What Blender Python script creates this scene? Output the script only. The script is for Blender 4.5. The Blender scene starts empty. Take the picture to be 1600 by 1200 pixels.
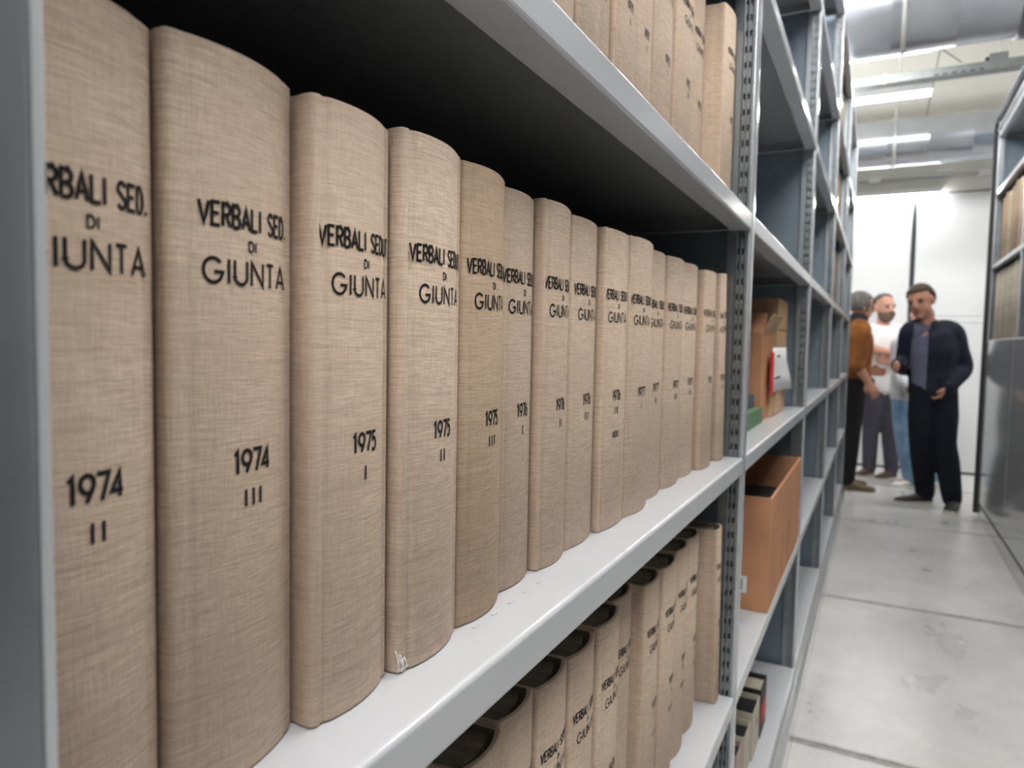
import bpy, bmesh, math, random
from mathutils import Vector, Matrix, Euler

random.seed(7)
SC = bpy.context.scene
COL = SC.collection
R = math.radians

# ------------------------------------------------------------------ camera, world, exposure
CAM_POS = Vector((0.2, 0.0, 1.2))
FPX = 1103.5
yaw, pitch, roll = R(27.3), R(3.42), R(1.04)
fwd = Vector((-math.sin(yaw) * math.cos(pitch), math.cos(yaw) * math.cos(pitch), -math.sin(pitch)))
rt0 = Vector((math.cos(yaw), math.sin(yaw), 0))
up0 = rt0.cross(fwd)
rt = math.cos(roll) * rt0 + math.sin(roll) * up0
up = -math.sin(roll) * rt0 + math.cos(roll) * up0
cam_data = bpy.data.cameras.new('camera')
cam = bpy.data.objects.new('camera', cam_data)
COL.objects.link(cam)
cam.matrix_world = Matrix(((rt.x, up.x, -fwd.x, CAM_POS.x), (rt.y, up.y, -fwd.y, CAM_POS.y), (rt.z, up.z, -fwd.z, CAM_POS.z), (0, 0, 0, 1)))
cam_data.sensor_fit = 'HORIZONTAL'
cam_data.sensor_width = 36.0
cam_data.lens = FPX / 1600 * 36.0
cam_data.clip_start = 0.01
cam_data.dof.use_dof = True
cam_data.dof.focus_distance = 0.51
cam_data.dof.aperture_fstop = 9.0
SC.camera = cam
SC.view_settings.view_transform = 'Standard'
SC.view_settings.look = 'None'
SC.view_settings.gamma = 1.0
SC.view_settings.use_curve_mapping = False
SC.view_settings.exposure = 1.5
LAMP_STRENGTH = 38.0
world = bpy.data.worlds.new('world')
world.use_nodes = True
world.node_tree.nodes['Background'].inputs[0].default_value = (0.9, 0.95, 1, 1)
world.node_tree.nodes['Background'].inputs[1].default_value = 0.0
SC.world = world
SC.cycles.use_denoising = True
SC.cycles.max_bounces = 8
SC.cycles.diffuse_bounces = 4
SC.cycles.glossy_bounces = 4
SC.cycles.sample_clamp_indirect = 4.0

# ------------------------------------------------------------------ materials
def new_mat(name):
    m = bpy.data.materials.new(name); m.use_nodes = True
    nt = m.node_tree
    return m, nt, nt.nodes['Principled BSDF']

def N(nt, t, **kw):
    n = nt.nodes.new(t)
    for k, v in kw.items():
        if k in n.inputs: n.inputs[k].default_value = v
        else: setattr(n, k, v)
    return n

def coords(nt, scale, kind='Object', rand=False):
    tc = N(nt, 'ShaderNodeTexCoord'); mp = N(nt, 'ShaderNodeMapping')
    mp.inputs['Scale'].default_value = scale
    nt.links.new(tc.outputs[kind], mp.inputs['Vector'])
    if rand:
        oi = N(nt, 'ShaderNodeObjectInfo'); mu = N(nt, 'ShaderNodeMath', operation='MULTIPLY'); mu.inputs[1].default_value = 37.0
        nt.links.new(oi.outputs['Random'], mu.inputs[0]); nt.links.new(mu.outputs[0], mp.inputs['Location'])
    return mp.outputs[0]

def noise(nt, scale_vec, scale=1.0, detail=2.0, rough=0.5, rand=False):
    n = N(nt, 'ShaderNodeTexNoise'); n.inputs['Scale'].default_value = scale; n.inputs['Detail'].default_value = detail
    n.inputs['Roughness'].default_value = rough
    nt.links.new(coords(nt, scale_vec, rand=rand), n.inputs['Vector'])
    return n.outputs['Fac']

def ramp(nt, fac, stops):
    r = N(nt, 'ShaderNodeValToRGB')
    e = r.color_ramp.elements
    while len(e) < len(stops): e.new(0.5)
    for i, (p, c) in enumerate(stops):
        e[i].position = p; e[i].color = (*c, 1)
    nt.links.new(fac, r.inputs[0]); return r.outputs[0]

def mixc(nt, fac, a, b, mode='MIX'):
    m = N(nt, 'ShaderNodeMix', data_type='RGBA', blend_type=mode)
    for i, v in ((0, fac), (6, a), (7, b)):
        if isinstance(v, (int, float)): m.inputs[i].default_value = v
        elif isinstance(v, tuple): m.inputs[i].default_value = (*v, 1)
        else: nt.links.new(v, m.inputs[i])
    return m.outputs[2]

def bump(nt, bsdf, h, strength, dist=0.001):
    b = N(nt, 'ShaderNodeBump'); b.inputs['Strength'].default_value = strength; b.inputs['Distance'].default_value = dist
    nt.links.new(h, b.inputs['Height']); nt.links.new(b.outputs[0], bsdf.inputs['Normal'])

def plain(name, col, rough=0.5, metal=0.0, var=0.0, vscale=20.0, spec=0.5, col2=None):
    m, nt, b = new_mat(name)
    b.inputs['Roughness'].default_value = rough; b.inputs['Metallic'].default_value = metal
    b.inputs['Specular IOR Level'].default_value = spec
    if var or col2:
        c2 = col2 or tuple(max(0, c * (1 - var)) for c in col)
        f = noise(nt, (1, 1, 1), vscale, 3, 0.6)
        nt.links.new(ramp(nt, f, [(0.3, c2), (0.7, col)]), b.inputs['Base Color'])
    else:
        b.inputs['Base Color'].default_value = (*col, 1)
    return m

def linen_mat(name, dark, light, tint):
    m, nt, b = new_mat(name)
    weft = noise(nt, (75, 75, 1150), 1.0, 2, 0.65, rand=True)      # horizontal threads
    warp = noise(nt, (1150, 1150, 90), 1.0, 2, 0.65, rand=True)
    blot = noise(nt, (9, 9, 14), 1.0, 3, 0.6, rand=True)
    slub = noise(nt, (14, 14, 420), 1.0, 2, 0.7, rand=True)
    a = N(nt, 'ShaderNodeMath', operation='MULTIPLY_ADD'); a.inputs[1].default_value = 0.62
    w2 = N(nt, 'ShaderNodeMath', operation='MULTIPLY'); w2.inputs[1].default_value = 0.38
    nt.links.new(warp, w2.inputs[0]); nt.links.new(weft, a.inputs[0]); nt.links.new(w2.outputs[0], a.inputs[2])
    c = ramp(nt, a.outputs[0], [(0.30, dark), (0.64, light)])
    c = mixc(nt, ramp(nt, slub, [(0.52, (0, 0, 0)), (0.75, (0.45, 0.45, 0.45))]), c, tuple(x * 0.62 for x in dark))
    c = mixc(nt, ramp(nt, blot, [(0.35, (0.45, 0.45, 0.45)), (0.7, (0, 0, 0))]), c, tint, 'MIX')
    oi = N(nt, 'ShaderNodeObjectInfo')
    c = mixc(nt, 0.26, c, ramp(nt, oi.outputs['Random'], [(0.0, tuple(x * 0.72 for x in light)), (1.0, tuple(min(1, x * 1.18) for x in light))]))
    nt.links.new(c, b.inputs['Base Color'])
    b.inputs['Roughness'].default_value = 0.85; b.inputs['Specular IOR Level'].default_value = 0.2
    bump(nt, b, a.outputs[0], 0.6, 0.0006)
    return m

M = {}
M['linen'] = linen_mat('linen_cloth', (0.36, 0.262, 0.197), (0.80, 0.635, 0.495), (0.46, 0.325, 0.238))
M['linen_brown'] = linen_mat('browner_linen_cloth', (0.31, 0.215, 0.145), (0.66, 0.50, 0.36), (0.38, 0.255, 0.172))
M['linen_far'] = plain('linen_cloth_far', (0.47, 0.375, 0.275), 0.85, var=0.3, vscale=14, spec=0.2)
M['buckram_brown'] = plain('brown_cloth', (0.34, 0.25, 0.17), 0.8, var=0.35, vscale=12, spec=0.2)
M['buckram_pale'] = plain('pale_buckram', (0.46, 0.41, 0.33), 0.8, var=0.3, vscale=12, spec=0.2)
M['ink'] = plain('stamped_ink', (0.012, 0.010, 0.010), 0.7, spec=0.2)
M['ink_faded'] = plain('faded_ink', (0.13, 0.105, 0.095), 0.8, spec=0.2)
M['pages'] = plain('page_edges', (0.30, 0.25, 0.19), 0.9, var=0.4, vscale=60, spec=0.1)
M['lining'] = plain('cover_lining', (0.22, 0.18, 0.14), 0.9, spec=0.1)
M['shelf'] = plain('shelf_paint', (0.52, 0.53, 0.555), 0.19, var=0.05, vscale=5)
M['shelf_under_shade'] = plain('shelf_underside_painted_shade', (0.27, 0.275, 0.285), 0.5, metal=0.2, var=0.1, vscale=4)  # darker than the shelf paint: shade beneath the boards put into the colour
M['galv'] = plain('galvanised_steel', (0.33, 0.355, 0.375), 0.34, metal=0.9, var=0.25, vscale=9)
M['galv_painted_sheen'] = plain('galvanised_front_painted_sheen', (0.56, 0.58, 0.61), 0.20, metal=0.45, var=0.12, vscale=9)  # same steel, lightened: grazing reflection on post fronts painted into the colour
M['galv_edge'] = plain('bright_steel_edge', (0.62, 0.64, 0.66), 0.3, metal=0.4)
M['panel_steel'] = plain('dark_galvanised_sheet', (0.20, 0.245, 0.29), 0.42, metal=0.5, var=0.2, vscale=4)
M['plinth'] = plain('polished_plinth_steel', (0.58, 0.58, 0.58), 0.14, metal=0.55, var=0.05, vscale=3)
M['gloss_panel'] = plain('glossy_grey_panel', (0.50, 0.51, 0.52), 0.11, metal=0.4, spec=0.8)
M['rubber'] = plain('black_rubber', (0.012, 0.012, 0.013), 0.6)
M['ceil'] = plain('ceiling_concrete', (0.80, 0.78, 0.71), 0.9, var=0.05, vscale=1.5)
M['wall'] = plain('wall_paint', (0.66, 0.66, 0.62), 0.8, var=0.06, vscale=2)
M['white_panel'] = plain('white_lacquer_panel', (0.70, 0.705, 0.715), 0.35, var=0.03, vscale=2)
M['gap'] = plain('dark_gap', (0.03, 0.035, 0.04), 0.6)
M['rail'] = plain('steel_rail', (0.46, 0.45, 0.43), 0.45, metal=0.3, var=0.4, vscale=30)
M['duct'] = plain('duct_steel', (0.52, 0.55, 0.59), 0.25, metal=0.9, var=0.12, vscale=5)
M['duct_dark'] = plain('duct_collar', (0.10, 0.105, 0.115), 0.5, metal=0.4)
M['tray'] = plain('cable_tray_steel', (0.30, 0.315, 0.31), 0.5, metal=0.6, var=0.2)
M['rod'] = plain('threaded_rod', (0.55, 0.55, 0.55), 0.5, metal=0.6)
M['lamp_body'] = plain('lamp_housing', (0.75, 0.76, 0.76), 0.4)
M['grey_plastic'] = plain('grey_plastic', (0.45, 0.46, 0.46), 0.5)
M['carton'] = plain('cardboard', (0.55, 0.275, 0.152), 0.85, var=0.22, vscale=7, spec=0.2)
M['carton_pale'] = plain('pale_cardboard', (0.52, 0.34, 0.21), 0.85, var=0.2, vscale=9, spec=0.2)
M['carton_in'] = plain('cardboard_inside', (0.22, 0.13, 0.075), 0.9, var=0.2, spec=0.1)
M['white_paper'] = plain('white_paper', (0.80, 0.80, 0.80), 0.7, var=0.05)
M['red'] = plain('red_cloth', (0.55, 0.03, 0.03), 0.6)
M['green'] = plain('green_cloth', (0.10, 0.20, 0.09), 0.7, var=0.2)
M['purple'] = plain('grey_violet_cover', (0.12, 0.115, 0.15), 0.6, var=0.2)
M['black'] = plain('black_card', (0.012, 0.012, 0.014), 0.6)
M['cream'] = plain('cream_card', (0.58, 0.53, 0.42), 0.7, var=0.12)
M['pinkish'] = plain('faded_pink_card', (0.52, 0.40, 0.37), 0.7, var=0.12)
M['grey_block'] = plain('grey_print', (0.08, 0.09, 0.10), 0.7)
# floor
m, nt, b = new_mat('polished_concrete')
f1 = noise(nt, (1.0, 0.7, 1), 3.2, 5, 0.62); f2 = noise(nt, (1, 1, 1), 60, 3, 0.6)
c = ramp(nt, f1, [(0.32, (0.40, 0.395, 0.385)), (0.68, (0.60, 0.585, 0.565))])
c = mixc(nt, 0.12, c, ramp(nt, f2, [(0.3, (0.35, 0.35, 0.35)), (0.7, (0.7, 0.7, 0.68))]))
nt.links.new(c, b.inputs['Base Color'])
nt.links.new(ramp(nt, f1, [(0.3, (0.25, 0.25, 0.25)), (0.7, (0.37, 0.37, 0.37))]), b.inputs['Roughness'])
M['floor'] = m
# lamp
m, nt, b = new_mat('lamp_diffuser')
b.inputs['Base Color'].default_value = (1, 1, 1, 1)
b.inputs['Emission Color'].default_value = (1.0, 0.995, 0.98, 1); b.inputs['Emission Strength'].default_value = LAMP_STRENGTH
M['lamp'] = m
# people
M['skin'] = plain('skin', (0.46, 0.235, 0.165), 0.55, var=0.15, vscale=18, spec=0.3)
M['skin_pale'] = plain('pale_skin', (0.62, 0.34, 0.25), 0.55, var=0.12, vscale=18, spec=0.3)
M['hair_brown'] = plain('brown_hair', (0.055, 0.034, 0.020), 0.7, var=0.4, vscale=70)
M['hair_grey'] = plain('grey_hair', (0.20, 0.185, 0.175), 0.7, col2=(0.05, 0.047, 0.045), vscale=60)
M['hair_dark'] = plain('dark_grey_hair', (0.10, 0.09, 0.085), 0.7, var=0.4, vscale=70)
M['navy'] = plain('navy_jacket_cloth', (0.012, 0.014, 0.030), 0.75, var=0.4, vscale=16, spec=0.25)
M['shirt_blue'] = plain('grey_blue_shirt', (0.13, 0.13, 0.19), 0.8, var=0.2, vscale=25, spec=0.2)
M['trouser_navy'] = plain('dark_navy_trousers', (0.008, 0.009, 0.016), 0.85, var=0.3, vscale=16, spec=0.2)
M['black_shoe'] = plain('black_shoe', (0.018, 0.017, 0.017), 0.5)
M['sole'] = plain('pale_sole', (0.55, 0.52, 0.46), 0.7)
M['suede'] = plain('tan_suede', (0.30, 0.115, 0.032), 0.9, col2=(0.13, 0.048, 0.018), vscale=9, spec=0.15)
M['trouser_black'] = plain('black_trousers', (0.010, 0.009, 0.010), 0.85, spec=0.2)
M['boot'] = plain('brown_boot', (0.14, 0.10, 0.060), 0.7, var=0.3)
M['scarf'] = plain('dark_collar', (0.012, 0.012, 0.02), 0.8)
M['trouser_grey'] = plain('grey_violet_trousers', (0.085, 0.08, 0.105), 0.85, var=0.25, vscale=14, spec=0.2)
M['jeans'] = plain('light_blue_denim', (0.10, 0.22, 0.38), 0.85, col2=(0.30, 0.44, 0.58), vscale=7, spec=0.2)
M['shirt_white'] = plain('pale_shirt', (0.74, 0.78, 0.84), 0.8, var=0.08, spec=0.2)
M['sneaker'] = plain('white_sneaker', (0.74, 0.71, 0.67), 0.6)
M['brown_shoe'] = plain('brown_shoe', (0.085, 0.045, 0.03), 0.5, var=0.3)
M['beard'] = plain('short_beard', (0.20, 0.125, 0.09), 0.8, var=0.4, vscale=70)
M['eye'] = plain('eye', (0.02, 0.015, 0.012), 0.2)
M['lip'] = plain('lip', (0.30, 0.11, 0.09), 0.5)
m, nt, b = new_mat('striped_shirt')
wv = N(nt, 'ShaderNodeTexWave', wave_type='BANDS', bands_direction='X'); wv.inputs['Scale'].default_value = 17.0; wv.inputs['Distortion'].default_value = 0.4
nt.links.new(coords(nt, (1, 0.6, 0.0)), wv.inputs['Vector'])
nt.links.new(ramp(nt, wv.outputs['Fac'], [(0.0, (0.50, 0.42, 0.46)), (0.16, (0.86, 0.84, 0.83))]), b.inputs['Base Color'])
b.inputs['Roughness'].default_value = 0.8
M['stripes'] = m

# ------------------------------------------------------------------ helpers
class MB:
    """collects geometry of ONE mesh object"""
    def __init__(s): s.v = []; s.f = []; s.sm = []; s.mi = []
    def add(s, vs, fs, smooth=False, mi=0):
        o = len(s.v); s.v += [tuple(p) for p in vs]
        for f in fs: s.f.append(tuple(i + o for i in f)); s.sm.append(smooth); s.mi.append(mi)
    def box(s, a, b, bev=0.0, mi=0):
        x0, x1 = sorted((a[0], b[0])); y0, y1 = sorted((a[1], b[1])); z0, z1 = sorted((a[2], b[2]))
        if bev <= 0:
            vs = [(x0, y0, z0), (x1, y0, z0), (x1, y1, z0), (x0, y1, z0), (x0, y0, z1), (x1, y0, z1), (x1, y1, z1), (x0, y1, z1)]
            s.add(vs, [(3, 2, 1, 0), (4, 5, 6, 7), (0, 1, 5, 4), (1, 2, 6, 5), (2, 3, 7, 6), (3, 0, 4, 7)], mi=mi); return
        bm = bmesh.new(); bmesh.ops.create_cube(bm, size=1)
        for v in bm.verts: v.co = Vector(((x0 + x1) / 2 + v.co.x * (x1 - x0), (y0 + y1) / 2 + v.co.y * (y1 - y0), (z0 + z1) / 2 + v.co.z * (z1 - z0)))
        bmesh.ops.bevel(bm, geom=bm.edges[:], offset=bev, segments=2, affect='EDGES', profile=0.5)
        bm.verts.index_update()
        s.add([v.co[:] for v in bm.verts], [[v.index for v in f.verts] for f in bm.faces], mi=mi); bm.free()
    def extrude(s, poly, axis, a, b, smooth=False, closed=True, caps=True, mi=0):
        """poly: list of 2D points; axis 'x','y','z': extruded from a to b. 2D = remaining axes in order"""
        n = len(poly)
        def P(p, t):
            return {'x': (t, p[0], p[1]), 'y': (p[0], t, p[1]), 'z': (p[0], p[1], t)}[axis]
        vs = [P(p, a) for p in poly] + [P(p, b) for p in poly]
        fs = [(i, (i + 1) % n, n + (i + 1) % n, n + i) for i in range(n if closed else n - 1)]
        s.add(vs, fs, smooth, mi)
        if caps:
            s.add(vs[:n], [tuple(range(n))], False, mi); s.add(vs[n:], [tuple(range(n))], False, mi)
    def loft(s, rings, closed_caps=True, smooth=True, mi=0):
        n = len(rings[0]); vs = [p for r in rings for p in r]; fs = []
        for k in range(len(rings) - 1):
            for i in range(n):
                j = (i + 1) % n
                fs.append((k * n + i, k * n + j, (k + 1) * n + j, (k + 1) * n + i))
        s.add(vs, fs, smooth, mi)
        if closed_caps:
            s.add(rings[0], [tuple(range(n))[::-1]], smooth, mi); s.add(rings[-1], [tuple(range(n))], smooth, mi)
    def cyl(s, a, b, r, n=12, r2=None, mi=0):
        a, b = Vector(a), Vector(b); d = (b - a).normalized()
        x = d.orthogonal().normalized(); y = d.cross(x)
        rg = [[a + (x * math.cos(t) + y * math.sin(t)) * r for t in [2 * math.pi * i / n for i in range(n)]],
              [b + (x * math.cos(t) + y * math.sin(t)) * (r2 or r) for t in [2 * math.pi * i / n for i in range(n)]]]
        vs = rg[0] + rg[1]
        s.add(vs, [(i, (i + 1) % n, n + (i + 1) % n, n + i) for i in range(n)], True, mi)
        s.add(rg[0], [tuple(range(n))[::-1]], False, mi); s.add(rg[1], [tuple(range(n))], False, mi)
    def mesh(s, name, mats):
        me = bpy.data.meshes.new(name); me.from_pydata(s.v, [], s.f)
        for mt in (mats if isinstance(mats, (list, tuple)) else [mats]): me.materials.append(mt)
        me.polygons.foreach_set('use_smooth', s.sm); me.polygons.foreach_set('material_index', s.mi)
        bm = bmesh.new(); bm.from_mesh(me); bmesh.ops.remove_doubles(bm, verts=bm.verts[:], dist=1e-6)
        bmesh.ops.recalc_face_normals(bm, faces=bm.faces[:]); bm.to_mesh(me); bm.free()
        return me
    def build(s, name, mats, parent=None): return link(name, s.mesh(name, mats), parent)

def link(name, data, parent=None):
    o = bpy.data.objects.new(name, data); COL.objects.link(o)
    if parent: o.parent = parent
    return o

def tag(o, label=None, cat=None, group=None, kind=None):
    for k, v in (('label', label), ('category', cat), ('group', group), ('kind', kind)):
        if v: o[k] = v
    return o

def thing(name, label, cat, loc=(0, 0, 0), group=None):
    o = bpy.data.objects.new(name, None); COL.objects.link(o); o.location = loc; o.empty_display_size = 0.05
    return tag(o, label, cat, group)

def copy_tree(root):
    r = root.copy(); COL.objects.link(r)
    for ch in root.children:
        c = ch.copy(); COL.objects.link(c); c.parent = r
        for g in ch.children:
            d = g.copy(); COL.objects.link(d); d.parent = c
    return r

def ribbon(pts, t, closed=False, side=0.0):
    """offset polygon of an open 2D polyline, thickness t; side -1..1 shifts. returns (left,right) lists"""
    L, Rr = [], []
    n = len(pts)
    for i in range(n):
        p = Vector(pts[i])
        d0 = (p - Vector(pts[i - 1])).normalized() if i > 0 or closed else None
        d1 = (Vector(pts[(i + 1) % n]) - p).normalized() if i < n - 1 or closed else None
        d0 = d0 or d1; d1 = d1 or d0
        n0 = Vector((-d0.y, d0.x)); n1 = Vector((-d1.y, d1.x))
        m_ = n0 + n1
        if m_.length < 1e-6: m_ = n0
        m_ = m_.normalized(); k = 1 / max(0.45, m_.dot(n0))
        L.append(p + m_ * t * (0.5 + side * 0.5) * k); Rr.append(p - m_ * t * (0.5 - side * 0.5) * k)
    return L, Rr

# ------------------------------------------------------------------ stroke lettering
def arc(cx, cy, rx, ry, a0, a1, n=9):
    return [(cx + rx * math.cos(R(a0 + (a1 - a0) * i / (n - 1))), cy + ry * math.sin(R(a0 + (a1 - a0) * i / (n - 1)))) for i in range(n)]

def glyph(ch, w):
    """strokes on a unit-high cell of width w"""
    W = w
    if ch == 'V': return [[(0, 1), (W / 2, 0), (W, 1)]]
    if ch == 'E': return [[(W, 1), (0, 1), (0, 0), (W, 0)], [(0, .52), (W * .85, .52)]]
    if ch == 'R': return [[(0, 0), (0, 1), (W * .5, 1)] + arc(W * .5, .75, W * .5, .25, 90, -90, 7) + [(0, .5)], [(W * .45, .5), (W, 0)]]
    if ch == 'B': return [[(0, 0), (0, 1), (W * .5, 1)] + arc(W * .5, .76, W * .46, .24, 90, -90, 7) + [(0, .52)], [(W * .5, .52)] + arc(W * .5, .26, W * .5, .26, 90, -90, 7) + [(0, 0)]]
    if ch == 'A': return [[(0, 0), (W / 2, 1), (W, 0)], [(W * .2, .3), (W * .8, .3)]]
    if ch == 'L': return [[(0, 1), (0, 0), (W, 0)]]
    if ch == 'I': return [[(W / 2, 1), (W / 2, 0)]]
    if ch == 'S': return [arc(W * .5, .74, W * .5, .26, 25, 200, 8) + [(W * .3, .58), (W * .7, .42)] + arc(W * .5, .26, W * .5, .26, 20, -155, 8)]
    if ch == 'D': return [[(0, 0), (0, 1), (W * .35, 1)] + arc(W * .35, .5, W * .65, .5, 90, -90, 11) + [(0, 0)]]
    if ch == 'U': return [[(0, 1), (0, W * .5)] + arc(W * .5, W * .5, W * .5, W * .5, 180, 360, 11) + [(W, 1)]]
    if ch == 'T': return [[(0, 1), (W, 1)], [(W / 2, 1), (W / 2, 0)]]
    if ch == 'G': return [arc(W * .5, .5, W * .5, .5, 40, 350, 19) + [(W, .44), (W * .55, .44)]]
    if ch == 'N': return [[(0, 0), (0, 1), (W, 0), (W, 1)]]
    if ch == 'C': return [arc(W * .55, .5, W * .55, .5, 50, 310, 15)]
    if ch == 'P': return [[(0, 0), (0, 1), (W * .5, 1)] + arc(W * .5, .73, W * .5, .27, 90, -90, 7) + [(0, .46)]]
    if ch == 'O' or ch == '0': return [arc(W * .5, .5, W * .5, .5, 90, 450, 21)]
    if ch == '1': return [[(W * .1, .82), (W * .55, 1), (W * .55, 0)]]
    if ch == '9': return [arc(W * .5, .68, W * .5, .32, -20, 340, 17), [(W * .97, .58), (W * .45, 0)]]
    if ch == '6': return [arc(W * .5, .32, W * .5, .32, 160, 520, 17), [(W * .03, .42), (W * .55, 1)]]
    if ch == '7': return [[(0, 1), (W, 1), (W * .4, 0)]]
    if ch == '4': return [[(W * .72, 0), (W * .72, 1), (0, .25), (W, .25)]]
    if ch == '5': return [[(W * .9, 1), (W * .25, 1), (W * .15, .58)] + arc(W * .45, .33, W * .5, .33, 115, -140, 13)]
    if ch == '8': return [arc(W * .5, .76, W * .42, .24, 90, 450, 15), arc(W * .5, .27, W * .5, .27, 90, 450, 15)]
    if ch == '2': return [arc(W * .5, .72, W * .46, .28, 170, -35, 10) + [(0, 0), (W, 0)]]
    if ch == '3': return [arc(W * .45, .75, W * .42, .25, 150, -80, 10), arc(W * .45, .27, W * .5, .27, 85, -150, 11)]
    if ch == '-': return [[(W * .1, .45), (W * .9, .45)]]
    if ch == '.': return [[(W * .5, .0), (W * .5, .12)]]
    return []

def text_strokes(txt, h, cw, gap, widths=None):
    """centred text; returns strokes in metres (a, z) and total width. cw: width per letter as share of h"""
    x = 0; out = []
    for ch in txt:
        if ch == ' ': x += (cw * 0.8 + gap) * h; continue
        w = (widths or {}).get(ch, cw)
        for st in glyph(ch, w): out.append([(x + px * h, py * h) for px, py in st])
        x += (w + gap) * h
    tot = x - gap * h
    return [[(a - tot / 2, z) for a, z in st] for st in out], tot

WT = {'I': .06, 'V': .46, 'A': .44, '.': .1}                         # condensed title
WG = {'G': .86, 'I': .06, 'U': .66, 'N': .72, 'T': .52, 'A': .74}      # wide geometric line
WY = {'1': .34, '9': .52, '7': .50, '4': .52, '5': .46, '6': .50, '8': .48, '.': .1, 'I': .05}

# ------------------------------------------------------------------ bound volumes
def spine_v(s, w, b): return -b * s * s

def crease_at(s, c):
    return c * (math.exp(-((abs(s) - .80) / .045) ** 2) - .35 * math.exp(-((abs(s) - .93) / .04) ** 2)) if c else 0.0

class Spine:
    """arc-length mapping of the rounded spine: a -> point"""
    def __init__(s, w, b):
        s.w, s.b = w, b; n = 80; s.tab = []; acc = 0; pu = pv = None
        for i in range(n + 1):
            t = -1 + 2 * i / n; u, v = t * w / 2, spine_v(t, w, b)
            if pu is not None: acc += math.hypot(u - pu, v - pv)
            s.tab.append((acc, u, v)); pu, pv = u, v
        s.half = acc / 2
    def at(s, a, off):
        a = max(-s.half, min(s.half, a)) + s.half
        n = len(s.tab); lo = 0
        for i in range(1, n):
            if s.tab[i][0] >= a: lo = i - 1; break
        else: lo = n - 2
        a0, u0, v0 = s.tab[lo]; a1, u1, v1 = s.tab[lo + 1]; k = (a - a0) / max(1e-9, a1 - a0)
        u, v = u0 + (u1 - u0) * k, v0 + (v1 - v0) * k
        d = Vector((u1 - u0, v1 - v0)).normalized(); nu, nv = -d.y, d.x
        return u + nu * off, v + nv * off

def lettering(lines, w, b, toff=.0022, crease=0.0):
    """lines: (text, z, h, cw, gap, stroke, widths)"""
    sp = Spine(w, b); mb = MB(); OFF = 0.0003
    for txt, z, h, cw, gap, st, wd in lines:
        strokes, tot = text_strokes(txt, h, cw, gap, wd)
        for s_ in strokes:
            pts = [Vector(s_[0])]
            for p in s_[1:]:
                p = Vector(p); d = (p - pts[-1]).length
                k = max(1, int(d / 0.0035)); q = pts[-1].copy()
                for i in range(1, k + 1): pts.append(q.lerp(p, i / k))
            L, Rr = ribbon([tuple(p) for p in pts], st)
            vs = []
            for l, r_ in zip(L, Rr):
                for q in (l, r_):
                    u, v = sp.at(q.x + toff, OFF); vs.append((v, u, z - h / 2 + q.y))
            mb.add(vs, [(2 * i, 2 * i + 1, 2 * i + 3, 2 * i + 2) for i in range(len(L) - 1)])
    return mb

def volume_meshes(w, h, d, b, seg=16, hinge=True, crease=0.0):
    """cover (case with rounded spine) and page block meshes; local: x forward (spine apex 0), y thickness, z up"""
    t = 0.0032; hw = w / 2
    def outer(ins):
        pts = []
        k = hw - ins
        side = [(-d, -k)]
        if hinge: side += [(-b - .020, -k), (-b - .0155, -k + .0014), (-b - .0105, -k + .0017), (-b - .0065, -k + .0002)]
        side += [(-b - .002, -k + .0002)]
        pts += side
        for i in range(seg + 1):
            s = -1 + 2 * i / seg; u = s * k * 0.985
            cr = crease_at(s, crease)
            pts.append((spine_v(s * .985, w, b) - ins - cr, u))
        pts += [(x, -y) for x, y in reversed(side)]
        return pts
    def inner():
        k = hw - t; pts = [(-d, -k), (-b - .006, -k)]
        for i in range(seg + 1):
            s = -1 + 2 * i / seg; pts.append((spine_v(s, w, b) - t - .0005, s * k * .96))
        pts += [(-b - .006, k), (-d, k)]
        return pts
    mb = MB(); o0, o1 = outer(0), outer(0.0009); inn = inner(); n = len(o0); ni = len(inn)
    r = 0.0012
    rings = [[(x, y, 0) for x, y in o1], [(x, y, r) for x, y in o0], [(x, y, h - r) for x, y in o0], [(x, y, h) for x, y in o1]]
    vs = [p for ring in rings for p in ring]
    mb.add(vs, [(k * n + i, k * n + i + 1, (k + 1) * n + i + 1, (k + 1) * n + i) for k in range(3) for i in range(n - 1)], True)
    ivs = [(x, y, 0) for x, y in inn] + [(x, y, h) for x, y in inn]
    mb.add(ivs, [(i, i + 1, ni + i + 1, ni + i) for i in range(ni - 1)], True, 1)
    # rims: bridge outer/inner by nearest parameter
    for z, src in ((h, o1), (0, o1)):
        m_ = max(n, ni)
        def samp(lst, t_):
            f = t_ * (len(lst) - 1); i = min(int(f), len(lst) - 2); k = f - i
            return (lst[i][0] + (lst[i + 1][0] - lst[i][0]) * k, lst[i][1] + (lst[i + 1][1] - lst[i][1]) * k)
        # split in left side, spine, right side for a clean rim
        def parts(lst, c): return lst[:c], lst[c - 1:len(lst) - c + 1], lst[len(lst) - c:]
        co = (n - (seg + 1)) // 2 + 1; ci = (ni - (seg + 1)) // 2 + 1
        for A, B in zip(parts(src, co), parts(inn, ci)):
            K = 24 if len(A) > 8 else 5
            vv = [(*samp(A, i / K), z) for i in range(K + 1)] + [(*samp(B, i / K), z) for i in range(K + 1)]
            mb.add(vv, [(i, i + 1, K + 2 + i, K + 1 + i) for i in range(K)], False, 0)
    for sgn in (-1, 1):   # fore-edge ends of the boards
        y0, y1 = sgn * hw, sgn * (hw - t)
        mb.add([(-d, y0, 0), (-d, y1, 0), (-d, y1, h), (-d, y0, h)], [(0, 1, 2, 3)])
    pg = MB(); k = hw - t - .0004; poly = [(-d + .004, -k), (-b - .010, -k)]
    for i in range(9):
        s = -1 + 2 * i / 8; poly.append((spine_v(s, w, b) - .0115, s * k * .95))
    poly += [(-b - .010, k), (-d + .004, k)]
    pg.extrude(poly, 'z', .0035, h - .0055)
    return mb, pg

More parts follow.
